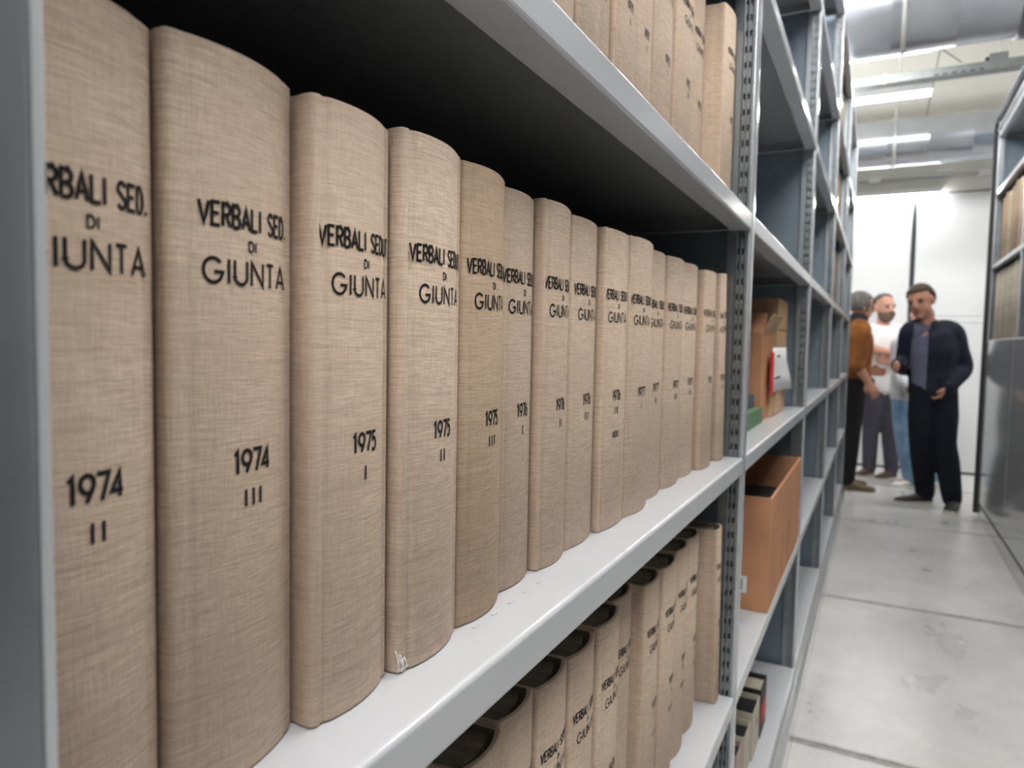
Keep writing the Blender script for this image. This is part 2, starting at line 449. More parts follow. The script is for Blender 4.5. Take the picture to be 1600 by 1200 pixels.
def title_lines(kind='SEDUTE', dz=0.0):
    return [('VERBALI SED.' if kind == 'SED.' else 'VERBALI SEDUTE', .2435 + dz, .0092, .385, .15, .0015, WT),
            ('DI', .2320 + dz, .0042, .62, .28, .0008, {'I': .08, 'D': .66}),
            ('GIUNTA', .2205 + dz, .0100, .7, .27, .00145, WG)]

def number_lines(year, roman, third=None, dz=0.0):
    L = []
    if year: L.append((year, .1395 + dz, .0097, .5, .12, .00175, WY))
    if roman: L.append((roman, .1235 + dz, .0074, .42, .55, .0015, {'I': .05, 'V': .55}))
    if third: L.append((third, .0985 + dz, .0062, .5, .16, .0011, WY | {'P': .5, 'O': .6, 'S': .45, 'N': .6, 'D': .6, 'C': .5}))
    return L

def make_volume(Y0, w, xa, z0, h, label, year, roman, third=None, kind='SEDUTE', group=None, bf=.11, yaw_=R(4.5), lean=0.0, faded=False, dz=0.0, d=.225, mat='linen', crease=.0004, toff=.0022):
    b = bf * w
    root = thing('bound_volume', label, 'book', (xa, Y0 + w / 2, z0), group)
    mb, pg = volume_meshes(w, h, d, b, seg=48, crease=crease)
    mb.build('cover', [M[mat], M['lining']], root)
    pg.build('page_block', M['pages'], root)
    ink = M['ink_faded'] if faded else M['ink']
    lettering(title_lines(kind, dz), w, b, toff, crease).build('title_lettering', ink, root)
    if year: lettering(number_lines(year, roman, third, dz), w, b, toff, crease).build('number_lettering', ink, root)
    if lean or yaw_:
        root.rotation_euler = (lean, 0, yaw_)
        root.location.z += abs(math.sin(lean)) * w / 2 + .0003
    return root

# ------------------------------------------------------------------ room shell
def structure(name, mb, mat, parent=None):
    o = mb.build(name, mat, parent)
    if parent is None: o['kind'] = 'structure'
    return o

XW0, XW1, YW0, YW1, ZC = -3.2, 4.2, -4.0, 8.02, 3.45
mb = MB(); mb.box((XW0 - .1, YW0 - .1, -.25), (XW1 + .1, YW1 + .1, -.03)); floor = structure('floor', mb, M['gap'])
rails = [-3.4, -1.97, -0.6, 0.83, 2.27, 3.70, 5.44, 7.0]
edges = [YW0] + rails + [YW1]
for i in range(len(edges) - 1):
    a = edges[i] + (.021 if i else 0); bb = edges[i + 1] - (.021 if i < len(edges) - 2 else 0)
    mb = MB(); mb.box((XW0, a, -.04), (XW1, bb, 0), .0025); mb.build('floor_slab', M['floor'], floor)
for y in rails:
    mb = MB()
    mb.box((XW0, y - .0205, -.04), (XW1, y - .011, -.001)); mb.box((XW0, y + .011, -.04), (XW1, y + .0205, -.001)); mb.box((XW0, y - .011, -.04), (XW1, y + .011, -.005)); mb.box((XW0, y - .004, -.008), (XW1, y + .004, -.002))
    mb.build('floor_rail', M['rail'], floor)
mb = MB(); mb.box((XW0 - .1, YW0 - .1, ZC + .01), (XW1 + .1, YW1 + .1, ZC + .2)); ceiling = structure('ceiling', mb, M['gap'])
xs = [XW0 + 1.24 * i for i in range(7)]
for i in range(6):
    mb = MB(); mb.box((xs[i] + .004, YW0, ZC), (min(xs[i + 1], XW1) - .004, YW1, ZC + .03), .003); mb.build('ceiling_panel', M['ceil'], ceiling)
mb = MB(); mb.box((XW0 - .1, YW1 + .03, -.25), (XW1 + .1, YW1 + .2, ZC + .2)); wall_back = structure('wall_back', mb, M['gap'])
mb = MB(); mb.box((XW0, YW1, 2.715), (XW1, YW1 + .06, ZC + .01)); mb.build('upper_wall', M['wall'], wall_back)
def wpanel(x0, x1, z0, z1):
    mb = MB(); mb.box((x0, YW1, z0), (x1, YW1 + .04, z1), .004); mb.build('wall_panel', M['white_panel'], wall_back)
for x0, x1 in ((-2.9, -1.75), (-1.72, -.66), (-.63, .444), (.488, 1.62), (1.65, 2.8), (2.83, 4.19)):
    if x0 == .488:
        wpanel(x0, x1, .02, 1.455); wpanel(x0, x1, 1.458, 1.52); wpanel(x0, x1, 1.523, 2.70)
    else: wpanel(x0, x1, .02, 2.70)
mb = MB(); mb.box((XW0 - .2, YW0 - .2, -.25), (XW0, YW1 + .1, ZC + .2)); structure('wall_left', mb, M['wall'])
mb = MB(); mb.box((XW1, YW0 - .2, -.25), (XW1 + .2, YW1 + .1, ZC + .2)); structure('wall_right', mb, M['wall'])
mb = MB(); mb.box((XW0 - .1, YW0 - .2, -.25), (XW1 + .1, YW0, ZC + .2)); structure('wall_front', mb, M['wall'])

# ------------------------------------------------------------------ mobile shelving units
PITCH, Y0P, PW = 1.19, 0.112, .035
def post_mesh(ztop, z0=.115, dark=False):
    mb = MB()
    # open channel: front with rounded corners, far side, back edge.  local: x=0 front plane (negative inwards), y from -PW to 0
    r = .0045
    prof = [(-.040, -.001), (-.040, 0.0), (-r, 0.0)]
    for i in range(1, 6):
        a = R(90 - 90 * i / 6); prof.append((-r + r * math.cos(a), -r + r * math.sin(a)))
    prof += [(0, -r), (0, -PW + r)]
    for i in range(1, 6):
        a = R(-90 * i / 6); prof.append((-r + r * math.cos(a), -PW + r + r * math.sin(a)))
    prof += [(-r, -PW)]
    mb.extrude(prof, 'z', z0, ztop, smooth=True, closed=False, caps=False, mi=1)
    cols = [(-r, 0), (-.0085, 0), (-.0095, .0012), (-.0110, 0), (-.0142, 0), (-.0155, .0014), (-.0172, .0014), (-.0185, 0), (-.0217, 0), (-.0240, .0012), (-.0255, 0), (-.036, 0), (-.040, 0)]
    slots = {3, 7}
    zs = [z0]; z = z0 + .02
    while z < ztop - .03:
        zs += [z, z + .0105]; z += .026
    zs.append(ztop)
    vs = [(x, -PW - o, z) for z in zs for x, o in cols]; n = len(cols); fs = []
    for k in range(len(zs) - 1):
        for i in range(n - 1):
            if i in slots and k % 2 == 1: continue
            fs.append((k * n + i, k * n + i + 1, (k + 1) * n + i + 1, (k + 1) * n + i))
    mb.add(vs, fs)
    mb.add([(-.040, -PW, z0), (-.040, 0, z0), (-.040, 0, ztop), (-.040, -PW, ztop)], [(0, 1, 2, 3)])
    mb.add([(0, 0, ztop), (-.04, 0, ztop), (-.04, -PW, ztop), (0, -PW, ztop)], [(0, 1, 2, 3)])
    return mb.mesh('post', [M['galv'], M['galv'] if dark else M['galv_painted_sheen']])

def shelf_mesh(length, depth, t=.0014, lip=.03, ret=.033):
    """top sheet with folded front lip, bottom return and end flanges. local: x 0 front -> -depth, y 0..length, z 0 top"""
    mb = MB(); r = .004
    pts = [(-ret, -lip + .005), (-ret, -lip), (-r * .6, -lip), (-r * .15, -lip + r * .2), (0, -lip + r * .7), (0, -r)]
    for i in range(1, 6):
        a = R(90 * i / 6); pts.append((-r + r * math.cos(a), -r + r * math.sin(a)))
    pts += [(-r, 0), (-.03, 0), (-depth + .03, 0), (-depth, 0), (-depth, -lip), (-depth + ret, -lip)]
    L, Rr = ribbon(pts, t, side=1.0)
    poly = [tuple(p) for p in pts] + [tuple(p) for p in reversed(L)]
    n = len(pts)
    # wall strips (outer + inner) and ends
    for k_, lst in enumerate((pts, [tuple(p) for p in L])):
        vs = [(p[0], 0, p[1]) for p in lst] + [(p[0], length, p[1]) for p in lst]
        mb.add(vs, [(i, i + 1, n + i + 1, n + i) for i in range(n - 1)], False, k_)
    for y in (0, length):
        vs = [(p[0], y, p[1]) for p in pts] + [(p[0], y, p[1]) for p in L]
        mb.add(vs, [(i, i + 1, n + i + 1, n + i) for i in range(n - 1)])
    for y0, y1 in ((0.0005, .0019), (length - .0019, length - .0005)):
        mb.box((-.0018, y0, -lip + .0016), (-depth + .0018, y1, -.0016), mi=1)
        s = 1 if y0 < .01 else -1
        mb.box((-ret - .001, y0, -lip), (-depth + ret, y0 + s * .012 if s > 0 else y1 - .012, -lip + .0014))
    return mb.mesh('shelf_board', [M['shelf'], M['shelf_under_shade']])

def make_unit(name, label, xf, sgn, ks, levels, ztop, depth=.40, yend=None):
    """xf: front plane; sgn +1 unit lies towards -X (faces +X), -1 mirrored"""
    u = thing(name, label, 'shelving', (xf, 0, 0))
    if sgn < 0: u.scale = (1, 1, 1)
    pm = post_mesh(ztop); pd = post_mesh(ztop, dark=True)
    sm = shelf_mesh(PITCH - PW - .002, depth - .002)
    if sgn < 0:
        for me in (pm, sm):
            for v in me.vertices: v.co.x = -v.co.x
            me.flip_normals()
    for k in ks:
        y = Y0P + PITCH * k
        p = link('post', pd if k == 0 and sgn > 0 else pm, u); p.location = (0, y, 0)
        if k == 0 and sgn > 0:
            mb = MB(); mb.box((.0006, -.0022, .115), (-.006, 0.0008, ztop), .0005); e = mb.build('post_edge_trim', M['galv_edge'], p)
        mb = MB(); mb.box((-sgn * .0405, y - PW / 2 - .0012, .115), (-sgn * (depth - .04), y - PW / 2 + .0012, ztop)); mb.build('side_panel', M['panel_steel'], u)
        p2 = MB(); p2.box((-sgn * (depth - .04), y - PW, .115), (-sgn * depth, y, ztop), .003); p2.build('rear_post', M['galv'], u)
        if k != ks[0]:
            for z in levels:
                s = link('shelf_board', sm, u); s.location = (0, y - PITCH + .001, z)
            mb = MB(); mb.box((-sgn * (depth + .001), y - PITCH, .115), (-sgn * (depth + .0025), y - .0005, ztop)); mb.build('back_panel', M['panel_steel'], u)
    ya, yb = Y0P + PITCH * ks[0] - PW, Y0P + PITCH * ks[-1]
    mb = MB(); mb.box((.022 if sgn > 0 else -.0005, ya, .004), (-sgn * (depth - .002), yb, .092), .0015); mb.build('plinth', M['plinth'], u)
    return u, ya, yb

LEVELS = [.140, .577, 1.006, 1.428, 1.857, 2.285, 2.757]
left_unit, ya, yb = make_unit('shelving_unit', 'long grey steel shelving run on the left holding the beige bound volumes', 0.0, 1, list(range(-2, 6)), LEVELS, 2.757)
LEVR = [.140, .70, 1.275, 1.80, 2.31, 2.715]
right_unit, ya, yb = make_unit('shelving_unit', 'grey steel shelving run at the right edge with a glossy lower panel', 0.89, -1, list(range(2, 6)), LEVR, 2.80)
blocker_unit, ya2, yb2 = make_unit('shelving_unit', 'added unseen grey steel shelving run cutting side light from the right', 1.95, -1, list(range(-3, 2)), LEVR, 2.80)  # unseen run added to cut side fill and darken reflections
# glossy front panels, rubber seal and top cover of the right unit
for k in range(2, 5):
    y0 = Y0P + PITCH * k + (.0 if k < 4 else 0); y1 = y0 + PITCH - .006
    mb = MB(); mb.box((-.006, y0 + .003, .125), (-.0005, min(y1, yb - .05), 1.268), .0015); o = mb.build('front_panel', M['gloss_panel'], right_unit)
mb = MB(); mb.box((-.026, yb - .001, .02), (.03, yb + .014, 2.80), .002); mb.build('rubber_seal', M['rubber'], right_unit)
mb = MB(); mb.box((.03, yb + .0005, .02), (.40, yb + .012, 2.80), .001); mb.build('end_panel', M['panel_steel'], right_unit)
mb = MB(); mb.box((-.03, ya, 2.805), (.40, yb + .02, 2.812)); mb.build('top_cover', M['shelf'], right_unit)
mb = MB(); mb.box((.002, ya, 2.7165), (.006, yb, 2.784)); mb.build('top_fascia', M['duct_dark'], right_unit)
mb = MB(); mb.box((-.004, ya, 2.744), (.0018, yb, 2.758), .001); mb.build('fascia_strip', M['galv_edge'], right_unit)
# little punched marks along the front of the middle shelf
mb = MB()
for i in range(5): mb.box((-.0362, .405 + i * .0255, 1.0060), (-.0335, .411 + i * .0255, 1.0066), .0002)
o = mb.build('punched_mark', M['shelf'], left_unit); o['kind'] = 'stuff'

# ------------------------------------------------------------------ volumes, middle shelf
Z1 = 1.0063
BOOKS = [  # start y, thickness, apex x, year, roman, third, kind, options, label
    (0.1180, 0.0647, -0.0422, '1974', 'II', None, 'SED.', {}, 'beige linen bound volume stamped 1974 II beside the near post'),
    (0.1840, 0.0718, -0.0416, '1974', 'III', None, 'SED.', {}, 'thick beige linen bound volume stamped 1974 III on the middle shelf'),
    (0.2571, 0.0666, -0.0365, '1975', 'I', None, 'SEDUTE', dict(crease=.0016), 'beige linen bound volume stamped 1975 I with its joint showing'),
    (0.3250, 0.0720, -0.0342, '1975', 'II', None, 'SEDUTE', dict(crease=.0018), 'beige linen bound volume stamped 1975 II with a frayed lower corner'),
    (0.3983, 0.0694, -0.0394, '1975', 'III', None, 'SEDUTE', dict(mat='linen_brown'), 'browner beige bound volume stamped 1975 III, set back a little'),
    (0.4690, 0.0621, -0.0488, '1976', 'I', None, 'SEDUTE', dict(bf=.09, yaw_=R(3.5)), 'beige linen bound volume stamped 1976 I, pushed in deepest'),
    (0.5325, 0.0661, -0.0443, '1976', 'II', None, 'SEDUTE', dict(crease=.0016, bf=.09, yaw_=R(3)), 'beige linen bound volume stamped 1976 II on the middle shelf'),
    (0.5999, 0.0726, -0.0474, '1976', 'III', None, 'SEDUTE', dict(bf=.07, yaw_=R(2)), 'beige linen bound volume stamped 1976 III on the middle shelf'),
    (0.6738, 0.0650, -0.0417, '1976', 'IV', 'INDICI', 'SEDUTE', dict(crease=.0014, bf=.04, yaw_=R(-3), d=.13), 'beige index volume stamped 1976 IV INDICI, whole title visible'),
    (0.7476, 0.0884, -0.0373, '1977', 'I', None, 'SEDUTE', dict(crease=.0012, bf=.08, yaw_=0, toff=-.008), 'beige linen volume just behind the INDICI one on the middle shelf'),
    (0.8373, 0.0854, -0.0457, '1977', 'II', None, 'SEDUTE', dict(bf=.08, yaw_=0, toff=-.008), 'beige volume second behind the INDICI one on the middle shelf'),
    (0.9241, 0.0862, -0.0428, '1977', 'III', None, 'SEDUTE', dict(bf=.08, yaw_=0, toff=-.008), 'beige volume third behind the INDICI one, creased near its foot'),
    (1.0115, 0.0852, -0.0433, '1977', 'IV', None, 'SEDUTE', dict(bf=.08, yaw_=0, toff=-.008), 'beige volume third from the far post on the middle shelf'),
    (1.0980, 0.0815, -0.0326, '1978', 'I', None, 'SEDUTE', dict(faded=True, bf=.08, yaw_=0, toff=-.008), 'beige volume with faded title, last but one on the middle shelf'),
    (1.2080, 0.0480, -0.0283, '1978', 'II', None, 'SEDUTE', dict(faded=True, lean=R(4.3), bf=.08, yaw_=0, toff=-.008), 'beige volume leaning by the far post, last on the middle shelf'),
]
for i, (y, w, xa, yr, ro, th, kd, opt, lab) in enumerate(BOOKS):
    make_volume(y, w - .0008, xa, Z1, .3105 + .0015 * math.sin(i * 2.3), lab, yr, ro, th, kd, 'bound volumes on the middle shelf', **opt)
# loose threads at the worn foot of the 1975 II volume
fr = [o for o in COL.objects if o.get('label', '').startswith('beige linen bound volume stamped 1975 II with')][0]
mb = MB()
for i in range(6):
    y = -.0352 + .0009 * i; x0 = -.0092 + .0008 * (i % 3)
    P_ = [Vector((x0, y, .014 - .001 * i)), Vector((x0 + .0022, y - .0006, .009)), Vector((x0 + .0030, y + .0012 * (i % 2), .004)), Vector((x0 + .0016, y + .0005, .0006))]
    for a_, b_ in zip(P_, P_[1:]): mb.cyl(a_, b_, .00035, 5)
mb.build('frayed_thread', M['white_paper'], fr)
# lower shelf
Z0 = .5773
LOW = [
    (0.4150, 0.0665, -0.0446, '1978', 'III', None, {}, 'nearest beige volume on the lower shelf, only its rounded top showing'),
    (0.4828, 0.0673, -0.0502, '1978', 'IV', None, {}, 'second beige volume from the near end of the lower shelf'),
    (0.5514, 0.0725, -0.0484, '1979', 'I', None, {}, 'third beige volume from the near end of the lower shelf'),
    (0.6252, 0.0757, -0.0484, '1979', 'II', None, {}, 'fourth beige volume from the near end of the lower shelf'),
    (0.7022, 0.0783, -0.0471, '1979', 'III', None, {}, 'fifth beige lower-shelf volume, next to the recessed one'),
    (0.7818, 0.0790, -0.0583, None, None, None, {}, 'recessed dark-looking volume in the middle of the lower shelf'),
    (0.8621, 0.0786, -0.0441, '1979', 'I', '1-230', {}, 'beige lower-shelf volume stamped 1-230 just past the recessed one'),
    (0.9420, 0.0788, -0.0419, '1979', 'II', '231-462', {}, 'beige lower-shelf volume, second past the recessed one'),
    (1.0221, 0.0775, -0.0441, '1979', 'III', '463-650', {}, 'beige lower-shelf volume, third past the recessed one'),
    (1.1009, 0.0772, -0.0450, '1979', 'IV', '350-', {}, 'beige lower-shelf volume against which the last one leans'),
    (1.2240, 0.0390, -0.0230, '1980', 'I', 'POS.', dict(lean=R(5.5), faded=True), 'beige volume leaning at the far end of the lower shelf'),
]
for i, (y, w, xa, yr, ro, th, opt, lab) in enumerate(LOW):
    make_volume(y, w - .0008, xa, Z0, .316 + .002 * math.sin(i * 1.7), lab, yr, ro, th, 'SEDUTE', 'bound volumes on the lower shelf', dz=.006, bf=.09, yaw_=R(2), **opt)
# upper shelf
Z2 = 1.4283
UP = [
    (0.5550, 0.0501, -0.0528, '1970', 'I', {}, 'nearest beige volume above the front lip on the upper shelf'),
    (0.6064, 0.0566, -0.0489, '1970', 'II', {}, 'second beige volume from the near end of the upper shelf'),
    (0.6643, 0.0610, -0.0618, '1970', 'III', {}, 'third beige volume, narrow in view, on the upper shelf'),
    (0.7266, 0.0703, -0.0561, '1971', 'I', {}, 'fourth beige volume on the upper shelf, before the one stamped 1971'),
    (0.7981, 0.0788, -0.0604, '1971', 'I', {}, 'beige upper-shelf volume showing the number 1971'),
    (0.8782, 0.0885, -0.0581, '1972', 'I', {}, 'beige upper-shelf volume stamped 1972 I'),
    (0.9681, 0.0960, -0.0537, '1972', 'II', {}, 'beige upper-shelf volume stamped 1972 II'),
    (1.0654, 0.0982, -0.0601, '1973', 'I', {}, 'shaded beige upper-shelf volume just before the projecting last one'),
    (1.1648, 0.0929, -0.0297, '1973', 'II', {}, 'last beige volume on the upper shelf, projecting beside the far post'),
]
for i, (y, w, xa, yr, ro, opt, lab) in enumerate(UP):
    make_volume(y, w - .0008, xa, Z2, .3105 + .0015 * math.sin(i * 1.9), lab, yr, ro, None, 'SEDUTE', 'bound volumes on the upper shelf', bf=.07, yaw_=0, **opt)

# ------------------------------------------------------------------ farther volumes, without readable print
ORD = 'first second third fourth fifth sixth seventh eighth ninth tenth eleventh twelfth thirteenth fourteenth fifteenth sixteenth seventeenth eighteenth nineteenth twentieth twenty-first twenty-second twenty-third twenty-fourth twenty-fifth twenty-sixth twenty-seventh twenty-eighth twenty-ninth thirtieth thirty-first thirty-second thirty-third thirty-fourth thirty-fifth'.split()
def far_row(x, sgn, y0, y1, z, hs, ws, mats, labels, group, cat='book', seg=6):
    """a row of small volumes along Y; labels: one string (shared) or a list"""
    protos = {}
    y = y0; i = 0
    while True:
        w = ws[i % len(ws)]; h = hs[i % len(hs)]; mt = mats[i % len(mats)]
        if y + w > y1: break
        key = (w, h, mt)
        if key not in protos:
            mb, pg = volume_meshes(w - .001, h, .22, .13 * w, seg=seg, hinge=False)
            protos[key] = (mb.mesh('cover', [M[mt], M['lining']]), pg.mesh('page_block', M['pages']))
        lab = labels.replace('#', ORD[i])
        r = thing('bound_volume', lab, 'book', (x - sgn * (.006 * ((i * 7) % 4)), y + w / 2, z + .0003), group)
        if sgn < 0: r.rotation_euler.z = math.pi
        link('cover', protos[key][0], r); link('page_block', protos[key][1], r)
        y += w; i += 1
Y3, Y4 = Y0P + PITCH * 3, Y0P + PITCH * 4
far_row(-.035, 1, Y3 + .01, Y4 - .05, 1.428, [.33, .325, .335], [.075, .07, .08], ['linen_far'], 'beige volume # from the near post, lowest row of the filled fourth bay', 'beige volumes in the fourth bay, lower of three rows')
far_row(-.035, 1, Y3 + .01, Y4 - .05, 1.857, [.35, .345, .355], [.075, .08, .07], ['linen_far'], 'beige volume # from the near post, middle row of the filled fourth bay', 'beige volumes in the fourth bay, middle of three rows')
far_row(-.035, 1, Y3 + .01, Y4 - .05, 2.285, [.35, .345, .36], [.075, .08, .07], ['linen_far'], 'beige volume # from the near post, highest row of the filled fourth bay', 'beige volumes in the fourth bay, highest of three rows')
Y5 = Y0P + PITCH * 5
for a, b_, bay in ((Y4 - .30, Y4 - .04, 'bay before the end bay'), (Y4 + .002, Y5 - .05, 'end bay')):
    far_row(.91, -1, a, b_, 1.80, [.44, .43, .445, .435], [.085, .11, .07, .10, .13], ['buckram_brown', 'linen_far'], 'tall brown volume # from the near post in the right-hand ' + bay, 'brown volumes on the right-hand shelving')
    far_row(.915, -1, a, b_, 1.275, [.47, .46, .475], [.028, .045, .033, .06, .025], ['buckram_pale', 'buckram_brown', 'buckram_pale', 'buckram_pale'], 'thin pale file # from the near post, right-hand ' + bay, 'thin pale files on the right-hand shelving')

# ------------------------------------------------------------------ second bay: cartons and papers
def carton(name, label, x0, x1, y0, y1, z0, z1, mat, inner, t=.005, parent=None):
    root = thing(name, label, 'box', ((x0 + x1) / 2, (y0 + y1) / 2, z0))
    ox, oy = (x0 + x1) / 2, (y0 + y1) / 2
    a, b_, c, d_, h = x0 - ox, x1 - ox, y0 - oy, y1 - oy, z1 - z0
    mb = MB()
    mb.box((a, c, 0), (b_, c + t, h), .0015); mb.box((a, d_ - t, 0), (b_, d_, h), .0015)
    mb.box((a, c + t, 0), (a + t, d_ - t, h), .0015); mb.box((b_ - t, c + t, 0), (b_, d_ - t, h), .0015); mb.box((a + t, c + t, 0), (b_ - t, d_ - t, t))
    mb.build('carton_body', mat, root)
    return root
c1 = carton('cardboard_box', 'open brown cardboard box with a small white label on the second-bay lower shelf', -.36, -.002, 1.712, 2.41, .5775, .849, M['carton'], M['carton_in'])
mb = MB(); mb.box((-.015, -.3497, .040), (.045, -.3490, .080)); 
lb = mb.build('paper_label', M['white_paper'], c1); lb.location = (.085, 0, 0)
mb = MB(); mb.box((-.008, -.3502, .047), (.035, -.34975, .073)); g = mb.build('grey_print', M['grey_block'], lb)
for s in (.05, .19): 
    mb = MB(); mb.box((.1792, -.15 + s, .01), (.1796, -.146 + s, .13)); mb.build('crease', M['carton_in'], c1)
# dark contents leaning inside the box
t = thing('black_folder', 'black folder leaning inside the open brown cardboard box', 'folder', (-.18, 1.80, .585))
mb = MB(); mb.box((-.15, -.012, 0), (.15, .012, .225), .003); mb.build('folder_cover', M['black'], t)
mb = MB(); mb.box((-.145, -.008, .2252), (.145, .008, .2262)); mb.build('paper_edge', M['pages'], t)
t.rotation_euler = (R(-8), 0, 0)
t = thing('black_folder', 'dark bundle filling the back of the open brown box', 'folder', (-.19, 2.1, .5845))
mb = MB(); mb.box((-.14, -.16, 0), (.14, .16, .19), .004); mb.build('folder_cover', M['black'], t)
mb = MB(); mb.box((.1402, -.155, .006), (.1407, .155, .184)); mb.build('paper_edge', M['pages'], t)
# shelf above: tall pale box, brown box with flap, sheet, two flat books
zb = 1.0063
c2 = carton('cardboard_box', 'brown cardboard box with a raised flap, white sheet in front of it', -.34, -.062, 1.905, 2.10, zb, 1.235, M['carton'], M['carton_in'])
mb = MB(); mb.box((-.139, 0, 0), (.139, .004, .085), .001); fl = mb.build('top_flap', M['carton'], c2); fl.location = (0, -.0975, .2287); fl.rotation_euler = (R(-52), 0, 0)
mb = MB(); mb.box((0, -.095, 0), (.004, .095, .055), .001); fl = mb.build('front_flap', M['carton_pale'], c2); fl.location = (.134, 0, .2287); fl.rotation_euler = (0, R(28), 0)
mb = MB()
for i, zz in enumerate((.05, .09, .13, .17)): mb.box((.02, -.0979, zz), (.09 - .01 * i, -.0976, zz + .014))
mb.build('faint_print', M['carton_in'], c2)
c3 = thing('cardboard_box', 'tall pale flattened cardboard box standing behind the flapped one', 'box', (-.15, 2.215, zb))
mb = MB(); mb.box((-.15, -.105, 0), (.10, .105, .33), .003); mb.build('carton_body', M['carton_pale'], c3)
for zz in (.09, .24):
    mb = MB(); mb.box((.1002, -.104, zz), (.1008, .104, zz + .003)); mb.build('crease', M['carton_in'], c3)
t = thing('document_folder', 'white document sheet with a red spine hanging before the brown boxes', 'document', (-.052, 1.985, 1.075))
mb = MB(); n = 12
pts = [(.004 + .008 * max(0, (i / n - .65)) ** 1.5 * 6, .30 * i / n) for i in range(n + 1)]
vs = []
for zz, k in ((0, 1), (.04, .6), (.085, .1), (.122, 0)):
    for x, y in pts: vs.append((.004 + (x - .004) * k * 2.2, y + .012, zz))
m_ = n + 1
mb.add(vs, [(r_ * m_ + i, r_ * m_ + i + 1, (r_ + 1) * m_ + i + 1, (r_ + 1) * m_ + i) for r_ in range(3) for i in range(n)], True)
o = mb.build('paper_sheet', M['white_paper'], t); sd = o.modifiers.new('thick', 'SOLIDIFY'); sd.thickness = .0012; sd.offset = 0
mb = MB(); mb.box((0, -.004, -.004), (.008, .014, .110), .002); mb.build('red_spine', M['red'], t)
mb = MB()
for zz, y0_, y1_ in ((.095, .10, .16), (.035, .06, .19)): mb.box((.0048, y0_, zz), (.0050, y1_, zz + .006))
mb.build('print_line', M['grey_block'], t)
mb = MB(); mb.box((-.0095, .05, -.0687), (.0, .09, .0), .001); mb.build('support_card', M['carton_pale'], t)
def flat_book(label, x0, x1, y0, y1, z0, h, mat):
    t_ = thing('flat_book', label, 'book', ((x0 + x1) / 2, (y0 + y1) / 2, z0))
    a, c = (x1 - x0) / 2, (y1 - y0) / 2
    mb = MB(); mb.box((-a, -c, 0), (a, c, .003), .001); mb.box((-a, -c, h - .003), (a, c, h), .001); mb.box((a - .003, -c, .003), (a, c, h - .003)); mb.build('cover', mat, t_)
    mb = MB(); mb.box((-a + .003, -c + .003, .0031), (a - .0032, c - .003, h - .0031)); mb.build('page_block', M['pages'], t_)
flat_book('green cloth book lying flat in front of the brown boxes', -.30, -.055, 1.655, 1.895, zb, .038, M['green'])
flat_book('grey violet folder lying on top of the green book', -.31, -.075, 1.66, 1.885, zb + .0385, .034, M['purple'])
# bottom shelf: open card boxes and a black box with a red label
zc = .1403
def card_box(label, x1, y0, y1, h, mat, fill, tilt=0.0):
    x0 = x1 - .24
    t_ = carton('card_file_box', label, x0, x1, y0, y1, zc, zc + h, mat, mat, .003)
    if fill:
        mb = MB(); w2 = (y1 - y0) / 2 - .004; mb.box((-.115, -w2, .004), (.115, w2, h - .014), .002); mb.build('filed_cards', fill, t_)
    return t_
card_box('pale pink open card box nearest on the second-bay bottom shelf', -.050, 1.66, 1.735, .105, M['pinkish'], M['black'])
card_box('low cream open card box full of black cards on the bottom shelf', -.045, 1.742, 1.83, .110, M['cream'], M['black'])
t = card_box('tall cream open card box before the black red-labelled one', -.040, 1.838, 1.95, .125, M['cream'], M['black'])
mb = MB(); mb.box((.1203, .0, .07), (.1206, .02, .085)); mb.build('print_block', M['grey_block'], t)
t = card_box('black file box with a red label at the end of the bottom row', -.038, 1.958, 2.06, .135, M['black'], M['cream'])
mb = MB(); mb.box((.1203, -.045, .035), (.1210, .045, .085)); mb.build('red_label', M['red'], t)

# ------------------------------------------------------------------ ceiling services
def lamp(y, z, x1=.46, x0=-1.05, label='', g='linear ceiling lamps'):
    t_ = thing('linear_lamp', label, 'lamp', ((x0 + x1) / 2, y, z), g); a = (x1 - x0) / 2
    mb = MB(); mb.box((-a, -.032, .012), (a, .032, .062), .006); mb.build('lamp_housing', M['lamp_body'], t_)
    mb = MB(); prof = [(-.030, .0115)] + [(-.030 * math.cos(R(180 * i / 10)), .0115 - .03 * math.sin(R(180 * i / 10))) for i in range(11)]
    prof = [(-.030 * math.cos(R(180 * i / 12)), .0115 - .030 * math.sin(R(180 * i / 12))) for i in range(13)]
    mb.extrude(prof, 'x', -a + .01, a - .01, smooth=True); mb.build('lamp_diffuser', M['lamp'], t_)
    if z < ZC - .1 and y < 7.8:
        for sx in (-a * .7, a * .72):
            mb = MB(); mb.cyl((sx, 0, .0625), (sx, 0, ZC - z - .001), .0035, 6); mb.build('hanging_rod', M['rod'], t_)
    return t_
LAMPS = [(-2.6, 3.0), (-1.2, 3.0), (0.15, 3.0), (1.4, 3.0), (2.6, 3.0), (3.55, 3.0), (4.98, 3.0), (5.84, 3.0)]
for y, z in LAMPS:
    if y < 3: lamp(y, z, x0=.12, x1=1.15, label='linear ceiling lamp out of view, %s from the front wall' % 'first second third fourth fifth'.split()[[-2.6, -1.2, .15, 1.4, 2.6].index(y)]); continue  # unseen near rows, shifted right of the visible ones to shape the shelf light
    lab = {4.98: 'linear ceiling lamp glowing just below the big duct', 5.84: 'bright linear ceiling lamp hanging under the cable tray'}.get(y, 'linear ceiling lamp out of view above the near shelving')
    lamp(y, z, x1=.41 if y == 4.98 else .46, label=lab)
lamp(7.987, 2.69, x1=.665, label='linear lamp glowing along the top of the white end wall')
for y in (5.3, 6.6):  # unseen lamps added behind the right-hand run for extra light
    lamp(y, 3.0, x0=1.45, x1=2.95, label='added unseen linear lamp beyond the right-hand shelving, %s the end wall' % ('farther from' if y < 6 else 'nearer'))


